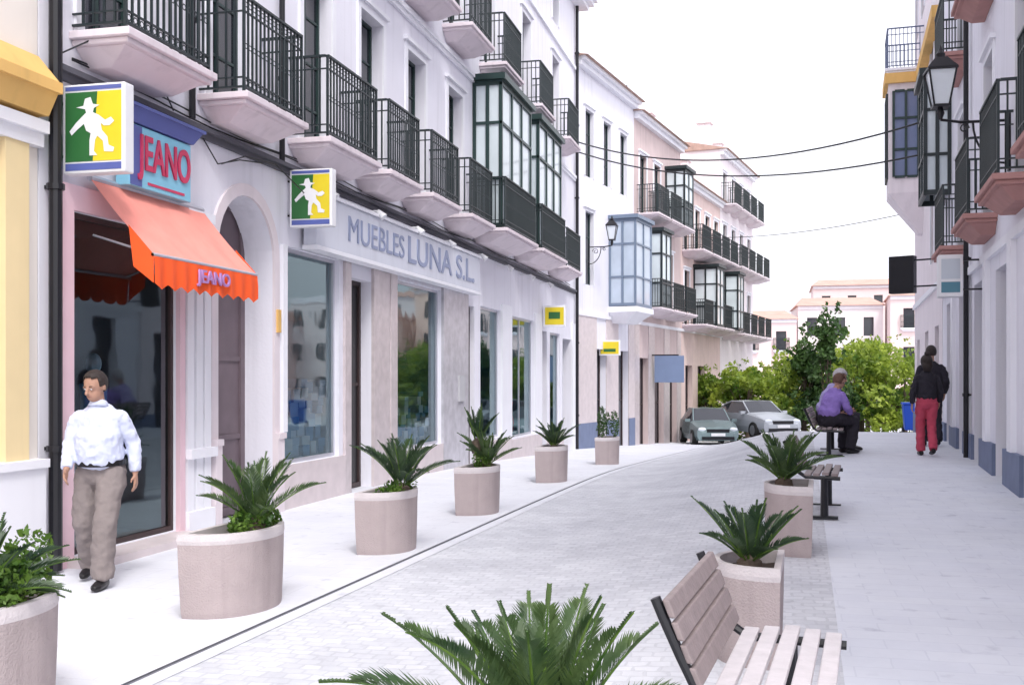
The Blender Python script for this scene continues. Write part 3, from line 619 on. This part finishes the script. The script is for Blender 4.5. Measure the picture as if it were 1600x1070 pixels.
def rsign(x,y,z,w,h,m,label,m2=None,rz=-3,d=.12):
    e=E('shop_sign',(x,y,z),rad(rz),label,'sign')
    bev(M().box(0,w,0,d,0,h).obj('board',WHT if m2 else m,e),.01)
    if m2: M().box(.04,w-.04,-.006,-.002,.06,h*.35).obj('stripe',m2,e); M().box(.04,w-.04,-.006,-.002,h*.42,h*.9).obj('sign_face',mat('sign_pale',(.55,.6,.66),.4),e)
    for q in(.15,.85): M().box(w,w+.45,.04,.08,h*q,h*(q+.04)).obj('bracket',IRONB,e)
rsign(2.18,23.2,3.35,.50,.75,IRONB,'dark projecting signboard on iron brackets',None,-25,.2)
rsign(2.32,17.2,2.85,.34,.62,WHT,'small pale projecting light box sign',ROOM2,-3,.3)

# ---------------------------------------------------------------- LAMPS
def lantern(loc,rz,arm,label):
    e=E('wall_lamp',loc,rz,label,'lamp','wall lanterns')
    b=M(); h=.42; 
    for sx,sy in((-1,-1),(1,-1),(1,1),(-1,1)): b.tube([(sx*.09,sy*.09,0),(sx*.16,sy*.16,h)],.012,6)
    b.box(-.10,.10,-.10,.10,-.03,.0).box(-.18,.18,-.18,.18,h,h+.025).frustum((-.18,.18,-.18,.18,h+.025),(-.07,.07,-.07,.07,h+.17)).tube([(0,0,h+.17),(0,0,h+.22),(0,0,h+.26),(0,0,h+.33)],[.05,.06,.03,.006],10)
    b.tube([(0,0,-.03),(0,0,-.1),(0,0,-.18)],[.03,.05,.02],8); b.obj('lamp_frame',IRONB,e)
    b=M(); b.frustum((-.08,.08,-.08,.08,.005),(-.15,.15,-.15,.15,h-.003)); b.obj('lamp_glass',LAMPG,e)
    b=M(); b.tube([(0,0,-.18),(arm*.3,0,-.22),(arm,0,-.22)],.018,8)
    pts=[(arm*.98-.5*arm*math.sin(t*1.57)-.0,0,-.75+.52*(1-math.cos(t*1.57))) for t in[i/8 for i in range(9)]]; b.tube(pts,.014,6)
    for cx,cz,r_ in((arm*.72,-.36,.10),(arm*.35,-.3,.06)):
        b.tube([(cx+r_*(1-q/20)*math.cos(q*.55),0,cz+r_*(1-q/20)*math.sin(q*.55)) for q in range(16)],.01,5)
    b.box(arm-.01,arm+.02,-.04,.04,-.85,-.1); b.obj('bracket',IRONB,e)
lantern((1.98,14.5,5.05),rad(3),.80,'black wrought iron wall lantern on scroll bracket')
lantern((-5.05,33.9,6.0),rad(180),.72,'black wall lantern beside glazed bay')
def cable(p0,p1,sag,label,r=.02):
    p0=Vector(p0);p1=Vector(p1); pts=[]
    for i in range(25):
        t=i/24; p=p0.lerp(p1,t); p.z-=sag*4*t*(1-t); pts.append(p)
    o=M().tube(pts,r,6).obj('overhead_cable',IRONB); o['label']=label; o['category']='cable'; o['group']='cables strung across the street'
cable((-5.95,32,8.75),(3.25,23.1,6.9),.75,'thin black cable strung between facades')
cable((-5.95,32.3,8.5),(3.3,23.6,6.3),.65,'thin black cable strung between facades')
cable((-3.9,46,7.6),(3.8,32,6.3),.3,'thin black cable strung between facades',.012)

# ---------------------------------------------------------------- PLANTS
def cycad(name,loc,L,n,e0,e1,seed,label,leaf=34,lw=.011,m=CYC,ll=.13,bend=35,grp='cycads in planters'):
    r_=random.Random(seed); e=E(name,loc,r_.uniform(0,6),label,'plant',grp)
    b=M(); rc=M()
    for i in range(n):
        az=i*2.399+r_.uniform(-.2,.2); f=i/(n-1); el=rad(e1+(e0-e1)*(1-f)+r_.uniform(-7,7)); LL=L*(.8+.2*math.sin(f*3))*r_.uniform(.85,1.1)
        p=Vector((.03*math.cos(az),.03*math.sin(az),.05)); S=14; pts=[p.copy()]; tw=[]
        bd=rad(bend)*r_.uniform(.6,1.4)*(.5+.6*math.cos(el)); yaw=r_.uniform(-.15,.15)
        for s in range(S):
            ee=el-bd*(s/S)**1.5; a_=az+yaw*s/S; d=Vector((math.cos(a_)*math.cos(ee),math.sin(a_)*math.cos(ee),math.sin(ee))); p=p+d*LL/S; pts.append(p.copy()); tw.append(d)
        rc.tube(pts,[.008*(1-.75*k/S) for k in range(S+1)],4)
        sd=Vector((-math.sin(az),math.cos(az),0))
        for k in range(leaf):
            t=.12+.88*k/leaf; q=t*S; ii=min(S-1,int(q)); P=pts[ii].lerp(pts[ii+1],q-ii); d=tw[ii]; up=sd.cross(d).normalized()
            if up.z<0: up=-up
            l=ll*(L/.6)*(math.sin(min(1,t*1.0+.14)*math.pi)**.5*.9+.12)*r_.uniform(.9,1.08)
            for sg in(-1,1):
                if r_.random()<.02: continue
                dv=(sd*sg*.75+d*(.6+.6*t)+up*.42+Vector((r_.uniform(-.06,.06),r_.uniform(-.06,.06),r_.uniform(-.06,.06)))).normalized()
                wv=(d-dv*d.dot(dv)).normalized()*lw
                T=P+dv*l; Mi=P+dv*l*.45
                b.add([P-wv*.4,Mi-wv*.6+up*.004,T-up*l*.05,Mi+wv*.6+up*.004],[(0,1,2,3)])
    b.obj('fronds',m,e); rc.obj('stems',BUSH,e)
    c=M(); c.tube([(0,0,-.1),(0,0,-.02),(0,0,.05),(0,0,.09)],[.07,.085,.07,.02],10); c.obj('trunk',BARK,e); return e
def leafball(b,c,r,n,s,r_):
    for i in range(n):
        v=Vector((r_.gauss(0,1),r_.gauss(0,1),r_.gauss(0,1))).normalized(); rr=r_.uniform(.55,1)**.5
        p=Vector(c)+Vector((v.x*r[0],v.y*r[1],v.z*r[2]))*rr
        a=Vector((r_.gauss(0,1),r_.gauss(0,1),r_.gauss(0,1))).normalized(); q=(v*.6+Vector((r_.gauss(0,1),r_.gauss(0,1),r_.gauss(0,1))).normalized()).normalized().cross(a)
        if q.length<.1: continue
        q.normalize(); k=s*r_.uniform(.6,1.3)
        b.add([p-a*k*.5,p+q*k*.28,p+a*k*.5,p-q*k*.28],[(0,1,2,3)])
def bush(loc,w,d,h,n,seed,label,m=BUSH,s=.04):
    r_=random.Random(seed); b=M()
    for i in range(9): leafball(b,(r_.uniform(-w,w)*.75,r_.uniform(-d,d)*.75,h*r_.uniform(.3,.8)),(w*.35,d*.35,h*.45),n//7,s,r_)
    o=b.obj('ground_cover_plant',m,None,loc); o['label']=label; o['category']='plant'
def planter(x,y,flip,label,H=.58,L=1.0,Wd=.43,rz=0,grp='concrete planters'):
    z=min(g(x,y-.3),g(x,y+.3))-.005
    e=E('planter',(x,y,z),rz,label,'planter',grp)
    def plan():
        pts=[]; n=22
        for i in range(n+1):
            t=math.pi*i/n; yy=-math.cos(t)*L/2; xx=(math.sin(t)**.8)*Wd
            pts.append((xx-Wd/2,yy))
        if flip: pts=[(-a,b_) for a,b_ in pts][::-1]
        return pts
    b=M(); lv=[(0,.93),(.04,.95),(.3,.985),(H-.07,1.0)]; P=plan(); n=len(P)
    vs=[(px*k_,py*k_,z_) for (z_,k_) in lv for px,py in P]
    fs=[(j*n+i,j*n+(i+1)%n,(j+1)*n+(i+1)%n,(j+1)*n+i) for j in range(len(lv)-1) for i in range(n)]+[tuple(range(n-1,-1,-1))]
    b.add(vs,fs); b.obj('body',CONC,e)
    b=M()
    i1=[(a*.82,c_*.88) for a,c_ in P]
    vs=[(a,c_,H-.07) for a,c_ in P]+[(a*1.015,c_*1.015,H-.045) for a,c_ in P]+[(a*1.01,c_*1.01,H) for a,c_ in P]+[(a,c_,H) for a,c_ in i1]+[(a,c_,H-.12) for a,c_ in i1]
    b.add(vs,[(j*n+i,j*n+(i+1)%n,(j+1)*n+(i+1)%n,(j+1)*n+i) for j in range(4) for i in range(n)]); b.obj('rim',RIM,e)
    b=M(); b.add([(a,c_,H-.07+R.uniform(-.01,.01)) for a,c_ in i1]+[(0,0,H-.05)],[(i,(i+1)%n,n) for i in range(n)]); b.obj('soil',SOIL,e)
    return z+H-.06
PL=[(-3.66,4.45),(-3.71,7.12),(-3.58,9.86),(-3.52,12.85),(-3.5,17.2),(-3.4,22.4)]
tops=[]
for i,(x,y) in enumerate(PL):
    tops.append(planter(x,y,False,'curved beige concrete planter with pale rim on the pavement',L=1.0 if i<2 else .85,rz=-rad(1.6),Wd=.46 if i<2 else .43))
cycad('cycad_plant',(-3.68,4.4,tops[0]),.52,22,75,10,1,'dark green cycad over leafy ground cover')
cycad('cycad_plant',(-3.64,7.15,tops[1]+.04),.60,14,80,34,2,'green cycad with upright arching fronds',m=CYCL,bend=34,lw=.010,leaf=38)
cycad('cycad_plant',(-3.50,9.9,tops[2]+.03),.66,14,82,34,3,'dark green cycad with upright fronds',bend=36,lw=.012,leaf=36)
cycad('cycad_plant',(-3.46,12.9,tops[3]+.03),.54,13,82,28,4,'cycad with fronds in a curved planter',m=CYCL,bend=32,lw=.013)
cycad('cycad_plant',(-3.60,12.95,tops[3]+.3),.46,7,88,62,14,'tall narrow cycad growing behind another',bend=18,lw=.013)
cycad('cycad_plant',(-3.5,17.2,tops[4]),.50,16,86,36,5,'small dark cycad in a curved planter',bend=28,lw=.015)
bush((-3.4,22.4,tops[5]),.25,.3,.6,900,6,'small rounded leafy shrub in planter',TREED,.05)
bush((-3.62,4.6,tops[0]+.02),.24,.45,.28,1800,7,'light green leafy ground cover in planter')
bush((-3.7,7.1,tops[1]-.03),.17,.42,.20,1200,8,'low green ground cover in planter')
bush((-3.56,9.88,tops[2]-.03),.15,.3,.16,700,9,'low green ground cover in planter')
bush((-3.52,12.9,tops[3]-.03),.15,.3,.25,600,10,'low green ground cover in planter')
t1=planter(.09,9.5,True,'curved beige concrete planter beside bench',rz=-rad(2),L=.80,Wd=.40)
t2=planter(-.16,6.15,True,'curved beige concrete planter with dark cycad beside bench',rz=-rad(2),L=.68,Wd=.37,H=.54)
t3=planter(-.62,2.9,True,'curved beige concrete planter with wide cycad',rz=-rad(2),L=.8)
cycad('cycad_plant',(.05,9.5,t1+.03),.52,16,80,20,11,'dark cycad with outward arching fronds',m=CYCL,bend=34,lw=.012)
cycad('cycad_plant',(-.15,6.1,t2),.42,15,80,30,12,'dark cycad with stiff upright fronds',bend=24,lw=.010)
cycad('cycad_plant',(-.62,2.86,t3-.05),.60,24,82,26,13,'large green cycad with feathery fronds',leaf=58,lw=.0085,m=CYCL,ll=.125,bend=46)

def tree(x,y,h,r0,seed,m,label,z=None,spiky=False):
    r_=random.Random(seed); z=g(x,y) if z is None else z
    e=E('tree',(x,y,z),r_.uniform(0,6),label,'tree','trees at the end of the street')
    b=M(); b.tube([(0,0,-.1),(.03,0,h*.25),(-.04,.03,h*.5),(0,0,h*.8)],[.13,.10,.07,.02],8)
    cl=[]
    for i in range(24):
        a=r_.uniform(0,6.28); zz=h*r_.uniform(.12,.92)
        q=r_.uniform(.1,1)**.6*r0*(math.sqrt(max(.08,1-((zz/h-.4)/.6)**2)) if not spiky else max(.12,1.05-zz/h))
        cl.append((q*math.cos(a),q*math.sin(a),zz))
        b.tube([(0,0,h*.2),(cl[-1][0]*.5,cl[-1][1]*.5,(h*.2+zz)*.5),cl[-1]],[.04,.025,.01],5)
    if spiky: cl+=[(0,0,h*q) for q in(.8,.9,1.0)]
    b.obj('trunk',BARK,e)
    c=M()
    for p in cl:
        s=r_.uniform(.4,.95)*r0*(.46 if not spiky else .34); leafball(c,p,(s,s,s*.8),130,.24,r_)
    for i in range(90): # stray twigs break the outline
        p=cl[r_.randrange(len(cl))]; v=Vector((r_.gauss(0,1),r_.gauss(0,1),abs(r_.gauss(0,1)))).normalized()*r0*r_.uniform(.35,.65)
        leafball(c,(p[0]+v.x,p[1]+v.y,p[2]+v.z),(.12,.12,.14),6,.2,r_)
    c.obj('crown',m,e)
for i,(x,y,h,r0,m) in enumerate(((-2.7,49,2.9,1.4,TREEM),(-1.2,47.5,3.3,1.4,TREEM),(.5,50,3.0,1.6,TREEM),(3.5,49,3.9,1.8,TREEM),(5.1,47.5,3.3,1.7,TREEM),(6.6,51,3.9,1.8,TREEM),(0.2,56,4.1,1.7,TREEM),(4.3,56,4.5,2.0,TREEM),(7.6,55,3.8,1.9,TREED),(-2.4,57,3.8,1.8,TREED),(2.2,58,4.0,1.8,TREED))):
    tree(x,y,h,r0,40+i,m,'bushy bright green street tree' if m is TREEM else 'darker green street tree')
tree(2.0,46.5,4.5,1.8,77,TREED,'dark spiky conical street tree',spiky=True); tree(1.1,48.5,3.7,1.3,78,TREED,'dark spiky conical street tree',spiky=True)

# ---------------------------------------------------------------- BENCH
def bench(x,y,rz,L,label,seatm=SLATL,nb=5):
    e=E('bench',(x,y,g(x,y)),rz,label,'bench','benches along the promenade')
    b=M()
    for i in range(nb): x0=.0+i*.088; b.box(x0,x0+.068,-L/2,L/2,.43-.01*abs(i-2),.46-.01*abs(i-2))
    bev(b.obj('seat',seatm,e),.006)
    b=M()
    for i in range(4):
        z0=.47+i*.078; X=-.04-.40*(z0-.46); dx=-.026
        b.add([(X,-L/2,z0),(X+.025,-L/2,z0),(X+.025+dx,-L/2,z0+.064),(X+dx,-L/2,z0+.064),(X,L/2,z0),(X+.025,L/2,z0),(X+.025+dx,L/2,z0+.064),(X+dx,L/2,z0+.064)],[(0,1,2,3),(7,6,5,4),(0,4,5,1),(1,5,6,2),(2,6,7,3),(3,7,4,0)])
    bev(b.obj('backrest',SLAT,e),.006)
    for yy in(-L/2+.02,L/2-.06):
        b=M(); w_=.088*nb; b.tube([(w_,yy,.40),(.2,yy,.405),(.02,yy,.41),(-.04,yy,.45),(-.10,yy,.57),(-.16,yy,.70),(-.19,yy,.77)],[(.026,.02)]*7,8,side=(0,1,0))
        b.tube([(.20,yy,.40),(.20,yy,.02)],[.035,.04],8); b.box(.0,w_-.02,yy-.04,yy+.04,0,.025); b.obj('leg',IRONB,e)
br=-rad(4.5)
bench(-.19,4.42,br,1.15,'bench with pale wooden slats and black iron frame')
bench(.30,11.9,br,1.2,'slatted wooden bench beyond a planter',SLAT,4)
bench(.68,19.4,br,1.7,'bench with two people seated on it',SLAT)

# ---------------------------------------------------------------- PEOPLE
LIPS=mat('lips',(.30,.13,.11),.5)
def person(loc,rz,label,J,top,bot,hair,hairstyle,belly=0,sc=1.,female=False,sleeve=.92,belt=False,tw=1.):
    e=E('person',loc,rz,label,'person'); e.scale=(sc,)*3
    V=Vector; pel,chest,sh,neck,head=[V(J[k]) for k in('pel','chest','sh','neck','head')]
    Rh=Matrix.Rotation(J.get('hr',0),3,'Z')@Matrix.Rotation(J.get('ht',0),3,'X')
    hh=lambda x,y,z: head+Rh@V((x,y,z))
    body=M(); fw=V((0,-1,0))
    w=.9 if female else 1.
    waist=pel.lerp(chest,.5)
    body.tube([pel+V((0,0,-.08)),pel,waist,chest,sh+V((0,0,-.04)),neck.lerp(sh,.6),neck],[(.12,.09),(.145,.10),(.12,.09),(.14,.095),(.105*w,.07),(.05,.05),(.05,.053)],16,side=(1,0,0))
    body.tube([neck+V((0,0,-.05)),hh(0,.01,-.05)],[.052,.05],12)
    body.sphere(hh(0,.012,.03),(.077,.097,.098),16,12,rot=Rh); body.sphere(hh(0,-.028,-.045),(.056,.064,.068),14,10,rot=Rh)
    body.tube([hh(0,-.082,.03),hh(0,-.100,-.002),hh(0,-.112,-.018),hh(0,-.088,-.032)],[.009,.012,.017,.012],8)
    for s in(-1,1):
        body.sphere(hh(s*.078,.01,.0),(.012,.02,.032),8,8,rot=Rh)
        body.sphere(hh(s*.035,-.072,.022),(.022,.015,.010),8,6,rot=Rh)
    shirt=M(); trou=M()
    shirt.tube([pel+V((0,0,.04)),pel+V((0,0,.09))+fw*belly*.3,waist+fw*belly*.5,chest.lerp(waist,.4)+fw*belly*.6,chest,sh+V((0,0,-.05)),sh+V((0,0,.012)),neck+V((0,0,-.035)),neck+V((0,0,-.02))],
        [(.165,.122+belly*.5),(.188*w,.135+belly),(.182*w,.132+belly),(.178*w,.13+belly*.8),(.178*w,.128),(.168*w,.112),(.118*w,.088),(.070,.072),(.064,.066)],18,side=(1,0,0))
    trou.tube([pel+V((0,0,-.12)),pel+V((0,0,-.05)),pel+V((0,0,.07))],[(.15*tw,.10*tw),(.176*tw,.125*tw),(.165,.12+belly*.5)],18,side=(1,0,0))
    shoes=[]
    for s,k in((-1,'R'),(1,'L')):
        S,El,Wr=[V(J[q+k]) for q in('s','e','w')]; Hp,K,A=[V(J[q+k]) for q in('h','k','a')]
        body.tube([S,S.lerp(El,.5),El,El.lerp(Wr,.35),Wr],[.036*w,.038*w,.034*w,.036*w,.025*w],12)
        body.tube([Hp,Hp.lerp(K,.5),K,K.lerp(A,.3),A],[.08,.066,.05,.05,.036],12)
        shirt.sphere(S+V((-s*.018,0,-.022)),(.058*w,.064*w,.056*w),12,10)
        E2=El.lerp(Wr,sleeve)
        pts=[S+V((0,0,-.02)),S.lerp(El,.5),El,El.lerp(E2,.5),E2]
        shirt.tube(pts,[.054*w,.058*w,.055*w,.052*w,.040*w],12)
        trou.tube([Hp+V((0,0,.02)),Hp.lerp(K,.35),K,K.lerp(A,.5),A.lerp(K,.06),A.lerp(K,-.02)],[(.098*tw,.115*tw),(.094*tw,.102*tw),(.078*tw,.088*tw),(.074*tw,.082*tw),(.076*tw,.086*tw),(.07*tw,.085*tw)],14,side=(1,0,0))
        d=(Wr-El).normalized(); pn=V((-s,0,0)); pn=(pn-d*pn.dot(d)).normalized(); sd=d.cross(pn).normalized()
        if sd.dot(fw)<0: sd=-sd
        body.tube([Wr-d*.01,Wr+d*.03,Wr+d*.085],[(.016,.024),(.017,.038),(.015,.040)],10,side=tuple(pn))
        for i,(of,ln) in enumerate(((.030,.070),(.010,.078),(-.010,.073),(-.029,.058))):
            p0=Wr+d*.078+sd*of; p1=p0+(d+pn*.25).normalized()*ln*.5; p2=p1+(d+pn*.8).normalized()*ln*.5
            body.tube([p0,p1,p2],[.0095,.009,.007],8)
        q0=Wr+d*.025+sd*.03; q1=q0+(d*.6+sd*.7+pn*.3).normalized()*.035; q2=q1+(d+pn*.3).normalized()*.03
        body.tube([q0,q1,q2],[.012,.0105,.008],8)
        tip=max(0,A.z-.09)
        f=V((0,-1,-min(.8,tip*5))).normalized()
        u=V((0,0,-.05))
        sm_=M(); sm_.tube([A+u*.9-f*.075,A+u*.8-f*.04,A+u*.9+f*.06,A+u*1.05+f*.14,A+u*1.1+f*.185],[(.03,.03),(.042,.046),(.046,.042),(.044,.030),(.022,.018)],12,side=(1,0,0)); shoes.append(sm_)
    remesh(body,'body',SKIN,e,.0075,3)
    remesh(shirt,'shirt',top,e,.010,3,.028,.06,.40)
    remesh(trou,'trousers',bot,e,.011,3,.036,.09,.45)
    for q in shoes: remesh(q,'shoe',LEATH,e,.009,2)
    hc=hh(0,.012,.03); hm=M()
    if hairstyle=='receding': hm.sphere(hc,(.085,.106,.108),30,22,rot=Rh,filt=lambda q:(q.z>.055 and q.y>-.075) or (q.y>-.035 and q.z>-.01) or (q.y>.0 and q.z>-.075))
    elif hairstyle=='short': hm.sphere(hc,(.088,.108,.11),24,18,rot=Rh,filt=lambda q:(q.z>.035 or (q.y>-.0 and q.z>-.07)))
    else:
        hm.sphere(hc+V((0,.01,0)),(.098,.118,.118),24,18,rot=Rh,filt=lambda q:(q.z>.04 or q.y>-.02)); hm.tube([hc+V((0,.06,0)),hc+V((0,.085,-.09)),hc+V((0,.08,-.17))],[(.08,.05),(.085,.045),(.06,.02)],12,side=(1,0,0)); hm.sphere(hc+V((0,.05,.13)),(.045,.045,.04),12,8)
    ho=hm.obj('hair',hair,e,smooth=True); so=ho.modifiers.new('s','SOLIDIFY'); so.thickness=.010; so.offset=-.5
    ey=M(); ir=M(); br_=M()
    for s in(-1,1): ey.sphere(hh(s*.031,-.0835,.008),(.010,.007,.005),8,6,rot=Rh); ir.sphere(hh(s*.031,-.089,.008),(.004,.003,.004),8,6,rot=Rh)
    for s in(-1,1): br_.tube([hh(s*.018,-.086,.030),hh(s*.035,-.085,.034),hh(s*.050,-.072,.028)],.003,5)
    ey.obj('eyes',WHT,e,smooth=True); ir.obj('pupils',HAIRD,e,smooth=True); br_.obj('eyebrows',HAIRD,e,smooth=True)
    mo=M(); mo.tube([hh(-.022,-.083,-.052),hh(0,-.094,-.05),hh(.022,-.083,-.052)],[.002,.005,.002],6); mo.obj('mouth',LIPS,e,smooth=True)
    if belt:
        bl=M(); n=28; R1=.194; R2=.152+belly*.7; vs=[]
        for i in range(n):
            a=6.2832*i/n
            for (k_,z_) in((1,0),(1,.042),(.94,.042),(.94,0)): vs.append((R1*k_*math.cos(a)+pel.x,R2*k_*math.sin(a)+pel.y-belly*.2,pel.z+.030+z_+.012*math.sin(a)))
        bl.add(vs,[(4*i+j,4*((i+1)%n)+j,4*((i+1)%n)+(j+1)%4,4*i+(j+1)%4) for i in range(n) for j in range(4)]); bl.obj('belt',LEATH,e)
        cl=M(); cl.tube([neck+V((0,-.002,-.045)),neck+V((0,.004,-.012)),neck+V((0,.008,.0))],[(.082,.086),(.068,.070),(.062,.064)],18,side=(1,0,0),caps=False)
        co=cl.obj('collar',top,e,smooth=True); so=co.modifiers.new('s','SOLIDIFY'); so.thickness=.004
    return e
stand=dict(pel=(0,0,.93),chest=(0,.0,1.24),sh=(0,0,1.39),neck=(0,-.005,1.47),head=(0,-.02,1.59),
 sL=(.175,0,1.36),eL=(.235,.03,1.10),wL=(.25,-.07,.87),sR=(-.175,0,1.36),eR=(-.235,.07,1.11),wR=(-.22,-.05,.89),
 hL=(.09,0,.90),kL=(.10,-.09,.50),aL=(.10,-.10,.085),hR=(-.09,0,.90),kR=(-.095,-.03,.50),aR=(-.09,.14,.11))
man=dict(stand); man.update(hr=-.35,ht=.30,pel=(0,.0,.92),chest=(.0,-.03,1.23),sh=(0,-.04,1.38),neck=(0,-.055,1.455),head=(-.01,-.10,1.565),
 sL=(.17,-.02,1.35),eL=(.235,.07,1.11),wL=(.255,.05,.87),sR=(-.17,-.06,1.35),eR=(-.225,-.06,1.10),wR=(-.19,-.22,.92),
 hL=(.095,-.01,.89),kL=(.11,-.22,.50),aL=(.10,-.24,.085),hR=(-.095,.01,.89),kR=(-.13,-.0,.48),aR=(-.16,.20,.13))
person((-5.26,7.68,g(-5.2,7.6)),rad(14),'walking man in white shirt, taupe trousers and black belt',man,SHIRT,TROU,HAIRD,'receding',belly=.055,belt=True,tw=1.14)
w2=dict(stand); w2.update(eL=(.23,.05,1.10),wL=(.24,.02,.88),eR=(-.23,.02,1.10),wR=(-.22,-.08,.91),kL=(.08,-.12,.5),aL=(.07,-.12,.085),aR=(-.07,.18,.13),kR=(-.08,.0,.5),sL=(.155,0,1.36),sR=(-.155,0,1.36))
person((2.38,19.0,g(2.38,19.0)),rad(184),'woman walking away in black top and red trousers',w2,DARKC,REDC,HAIRD,'long',sc=.96,female=True,tw=.95)
person((2.76,21.4,g(2.7,21.4)),rad(180),'person walking ahead in dark clothes',stand,DARKC,DARKC,HAIRD,'short',sc=1.08)
sit=dict(pel=(0,0,.55),chest=(0,-.08,.83),sh=(0,-.14,.96),neck=(0,-.175,1.03),head=(0,-.235,1.125),ht=.35,
 sL=(.17,-.14,.94),eL=(.23,-.18,.72),wL=(.12,-.36,.63),sR=(-.17,-.14,.94),eR=(-.23,-.18,.72),wR=(-.12,-.36,.63),
 hL=(.09,-.02,.54),kL=(.11,-.42,.52),aL=(.11,-.42,.09),hR=(-.09,-.02,.54),kR=(-.11,-.44,.52),aR=(-.11,-.36,.09))
person((.82,19.05,g(.9,19.05)),rad(130),'hunched seated person in purple top and dark trousers',sit,PURP,DARKC,HAIRB,'short',sc=1.08)
person((.80,19.75,g(.9,19.8)),rad(105),'seated person in lilac jacket with grey hair',sit,mat('lilac_cloth',(.38,.33,.60),.9),DARKC,HAIRG,'short',sc=1.14)

# ---------------------------------------------------------------- CARS
def car(x,y,rz,paint,label,w=.85,h=1.45,plate=True):
    e=E('car',(x,y,g(x,y)-.02),rz,label,'car','cars parked at the end of the street')
    st=[(-2.02,.70,.38,.52,.54,.55,.3),(-1.96,.90,.25,.60,.70,.72,.6),(-1.2,.98,.22,.66,.84,.88,.8),(-.72,1.,.22,.68,.90,.95,.84),(-.05,1.,.22,.68,.92,h,.70),(.85,1.,.22,.68,.93,h+.01,.70),(1.45,.99,.22,.68,.93,h-.12,.68),(1.88,.95,.25,.66,.91,.98,.78),(2.0,.85,.35,.6,.82,.85,.7)]
    B=M(); G=M()
    def sec(s):
        y_,k,zb,zm,zs,zt,rk=s; W_=w*k
        return [(-W_*.9,y_,zb),(-W_,y_,(zb+zm)/2),(-W_,y_,zm),(-W_*.96,y_,zs),(-w*rk,y_,zt),(0,y_,zt+.03),(w*rk,y_,zt),(W_*.96,y_,zs),(W_,y_,zm),(W_,y_,(zb+zm)/2),(W_*.9,y_,zb)]
    S=[sec(s) for s in st]; n=11
    for i in range(len(S)-1):
        for j in range(n-1):
            q=(S[i][j],S[i][j+1],S[i+1][j+1],S[i+1][j])
            glass=(j in(3,6) and 3<=i<=6) or (j in(4,5) and i in(3,6))
            if glass: G.quad(*q); 
            else: B.quad(*q)
        B.quad(S[i][10],S[i][0],S[i+1][0],S[i+1][10])
    B.add(S[0],[tuple(range(n))]); B.add(S[-1],[tuple(range(n-1,-1,-1))])
    for s in(-1,1): B.tube([(s*w*.82,-.70,.94),(s*w*.70,-.05,h-.01),(s*w*.70,.85,h),(s*w*.68,1.45,h-.13),(s*w*.78,1.86,.96)],.03,6)
    B.obj('body',paint,e,smooth=False); G.obj('windscreen',DARKG,e)
    for s in(-1,1):
        M().box(min(s*w*.93,s*(w+.14)),max(s*w*.93,s*(w+.14)),-.6,-.45,.90,1.01).obj('mirror',paint,e)
        b=M(); b.sphere((s*w*.68,-1.93,.66),(.17,.09,.085),12,8); b.obj('headlight',LAMPG,e,smooth=True)
        for yy in(-1.25,1.3):
            b=M(); b.tube([(s*(w-.2),yy,.31),(s*(w+.01),yy,.31)],.31,20); o=b.obj('wheel',TYRE,e); b=M(); b.tube([(s*(w-.1),yy,.31),(s*(w+.02),yy,.31)],.19,14); b.obj('rim',RIMM,o)
    M().box(-.42,.42,-2.03,-1.98,.56,.68).obj('grille',IRONB,e); M().box(-.6,.6,-2.035,-1.95,.28,.40).obj('bumper_intake',IRONB,e)
    b=M(); b.box(-.26,.26,-2.05,-2.037,.42,.53); b.obj('number_plate',WHT,e)
car(-2.62,42.8,rad(14),CARS,'grey-green hatchback parked facing up the street',h=1.38)
car(-.80,43.2,rad(30),CARW,'pale silver car parked at a slight angle',h=1.36)
x=3.95; y=35
e=E('waste_bin',(x,y,g(x,y)),0,'bright blue plastic waste bin','bin'); b=M(); b.frustum((-.2,.2,-.2,.2,.08),(-.26,.26,-.26,.26,.85)); bev(b.obj('body',BLUEP,e),.03); bev(M().box(-.28,.28,-.29,.27,.853,.92).obj('lid',BLUEP,e),.02)
for s in(-.24,.18): M().tube([(s,.2,.08),(s+.06,.2,.08)],.08,12).obj('wheel',TYRE,e)

# ---------------------------------------------------------------- LIGHT / WORLD / CAMERA
wd=D.worlds.new('World'); C.scene.world=wd; wd.use_nodes=True; t=wd.node_tree; bg=t.nodes['Background']
sky=t.nodes.new('ShaderNodeTexSky'); sky.sky_type='NISHITA'; sky.sun_disc=False; sky.sun_elevation=rad(52); sky.sun_rotation=rad(150); sky.dust_density=4; sky.air_density=1.2
hs=t.nodes.new('ShaderNodeHueSaturation'); hs.inputs['Saturation'].default_value=.16; hs.inputs['Value'].default_value=2.6
mu=t.nodes.new('ShaderNodeMix'); mu.data_type='RGBA'; mu.inputs[0].default_value=.5; mu.inputs[7].default_value=(8.7,8.55,9.9,1)
t.links.new(sky.outputs[0],hs.inputs['Color']); t.links.new(hs.outputs[0],mu.inputs[6]); t.links.new(mu.outputs[2],bg.inputs[0]); bg.inputs[1].default_value=.15
sd=D.lights.new('sun','SUN'); sd.energy=1.5; sd.angle=rad(12); sd.color=(1,.97,.94); so=D.objects.new('sun',sd); COL.objects.link(so)
az=rad(150); el=rad(52)
dirv=Vector((math.sin(az)*math.cos(el),math.cos(az)*math.cos(el),math.sin(el)))
so.rotation_euler=dirv.to_track_quat('Z','Y').to_euler()
cd=D.cameras.new('camera'); cam=D.objects.new('camera',cd); COL.objects.link(cam); C.scene.camera=cam
cam.location=(0,0,1.63); cam.rotation_euler=(rad(90),0,rad(13.72)); cd.sensor_width=36; cd.lens=38.25; cd.shift_y=.0356; cd.clip_end=1500; cd.clip_start=.05
C.scene.view_settings.view_transform='Standard'; C.scene.view_settings.look='None'; C.scene.view_settings.exposure=0
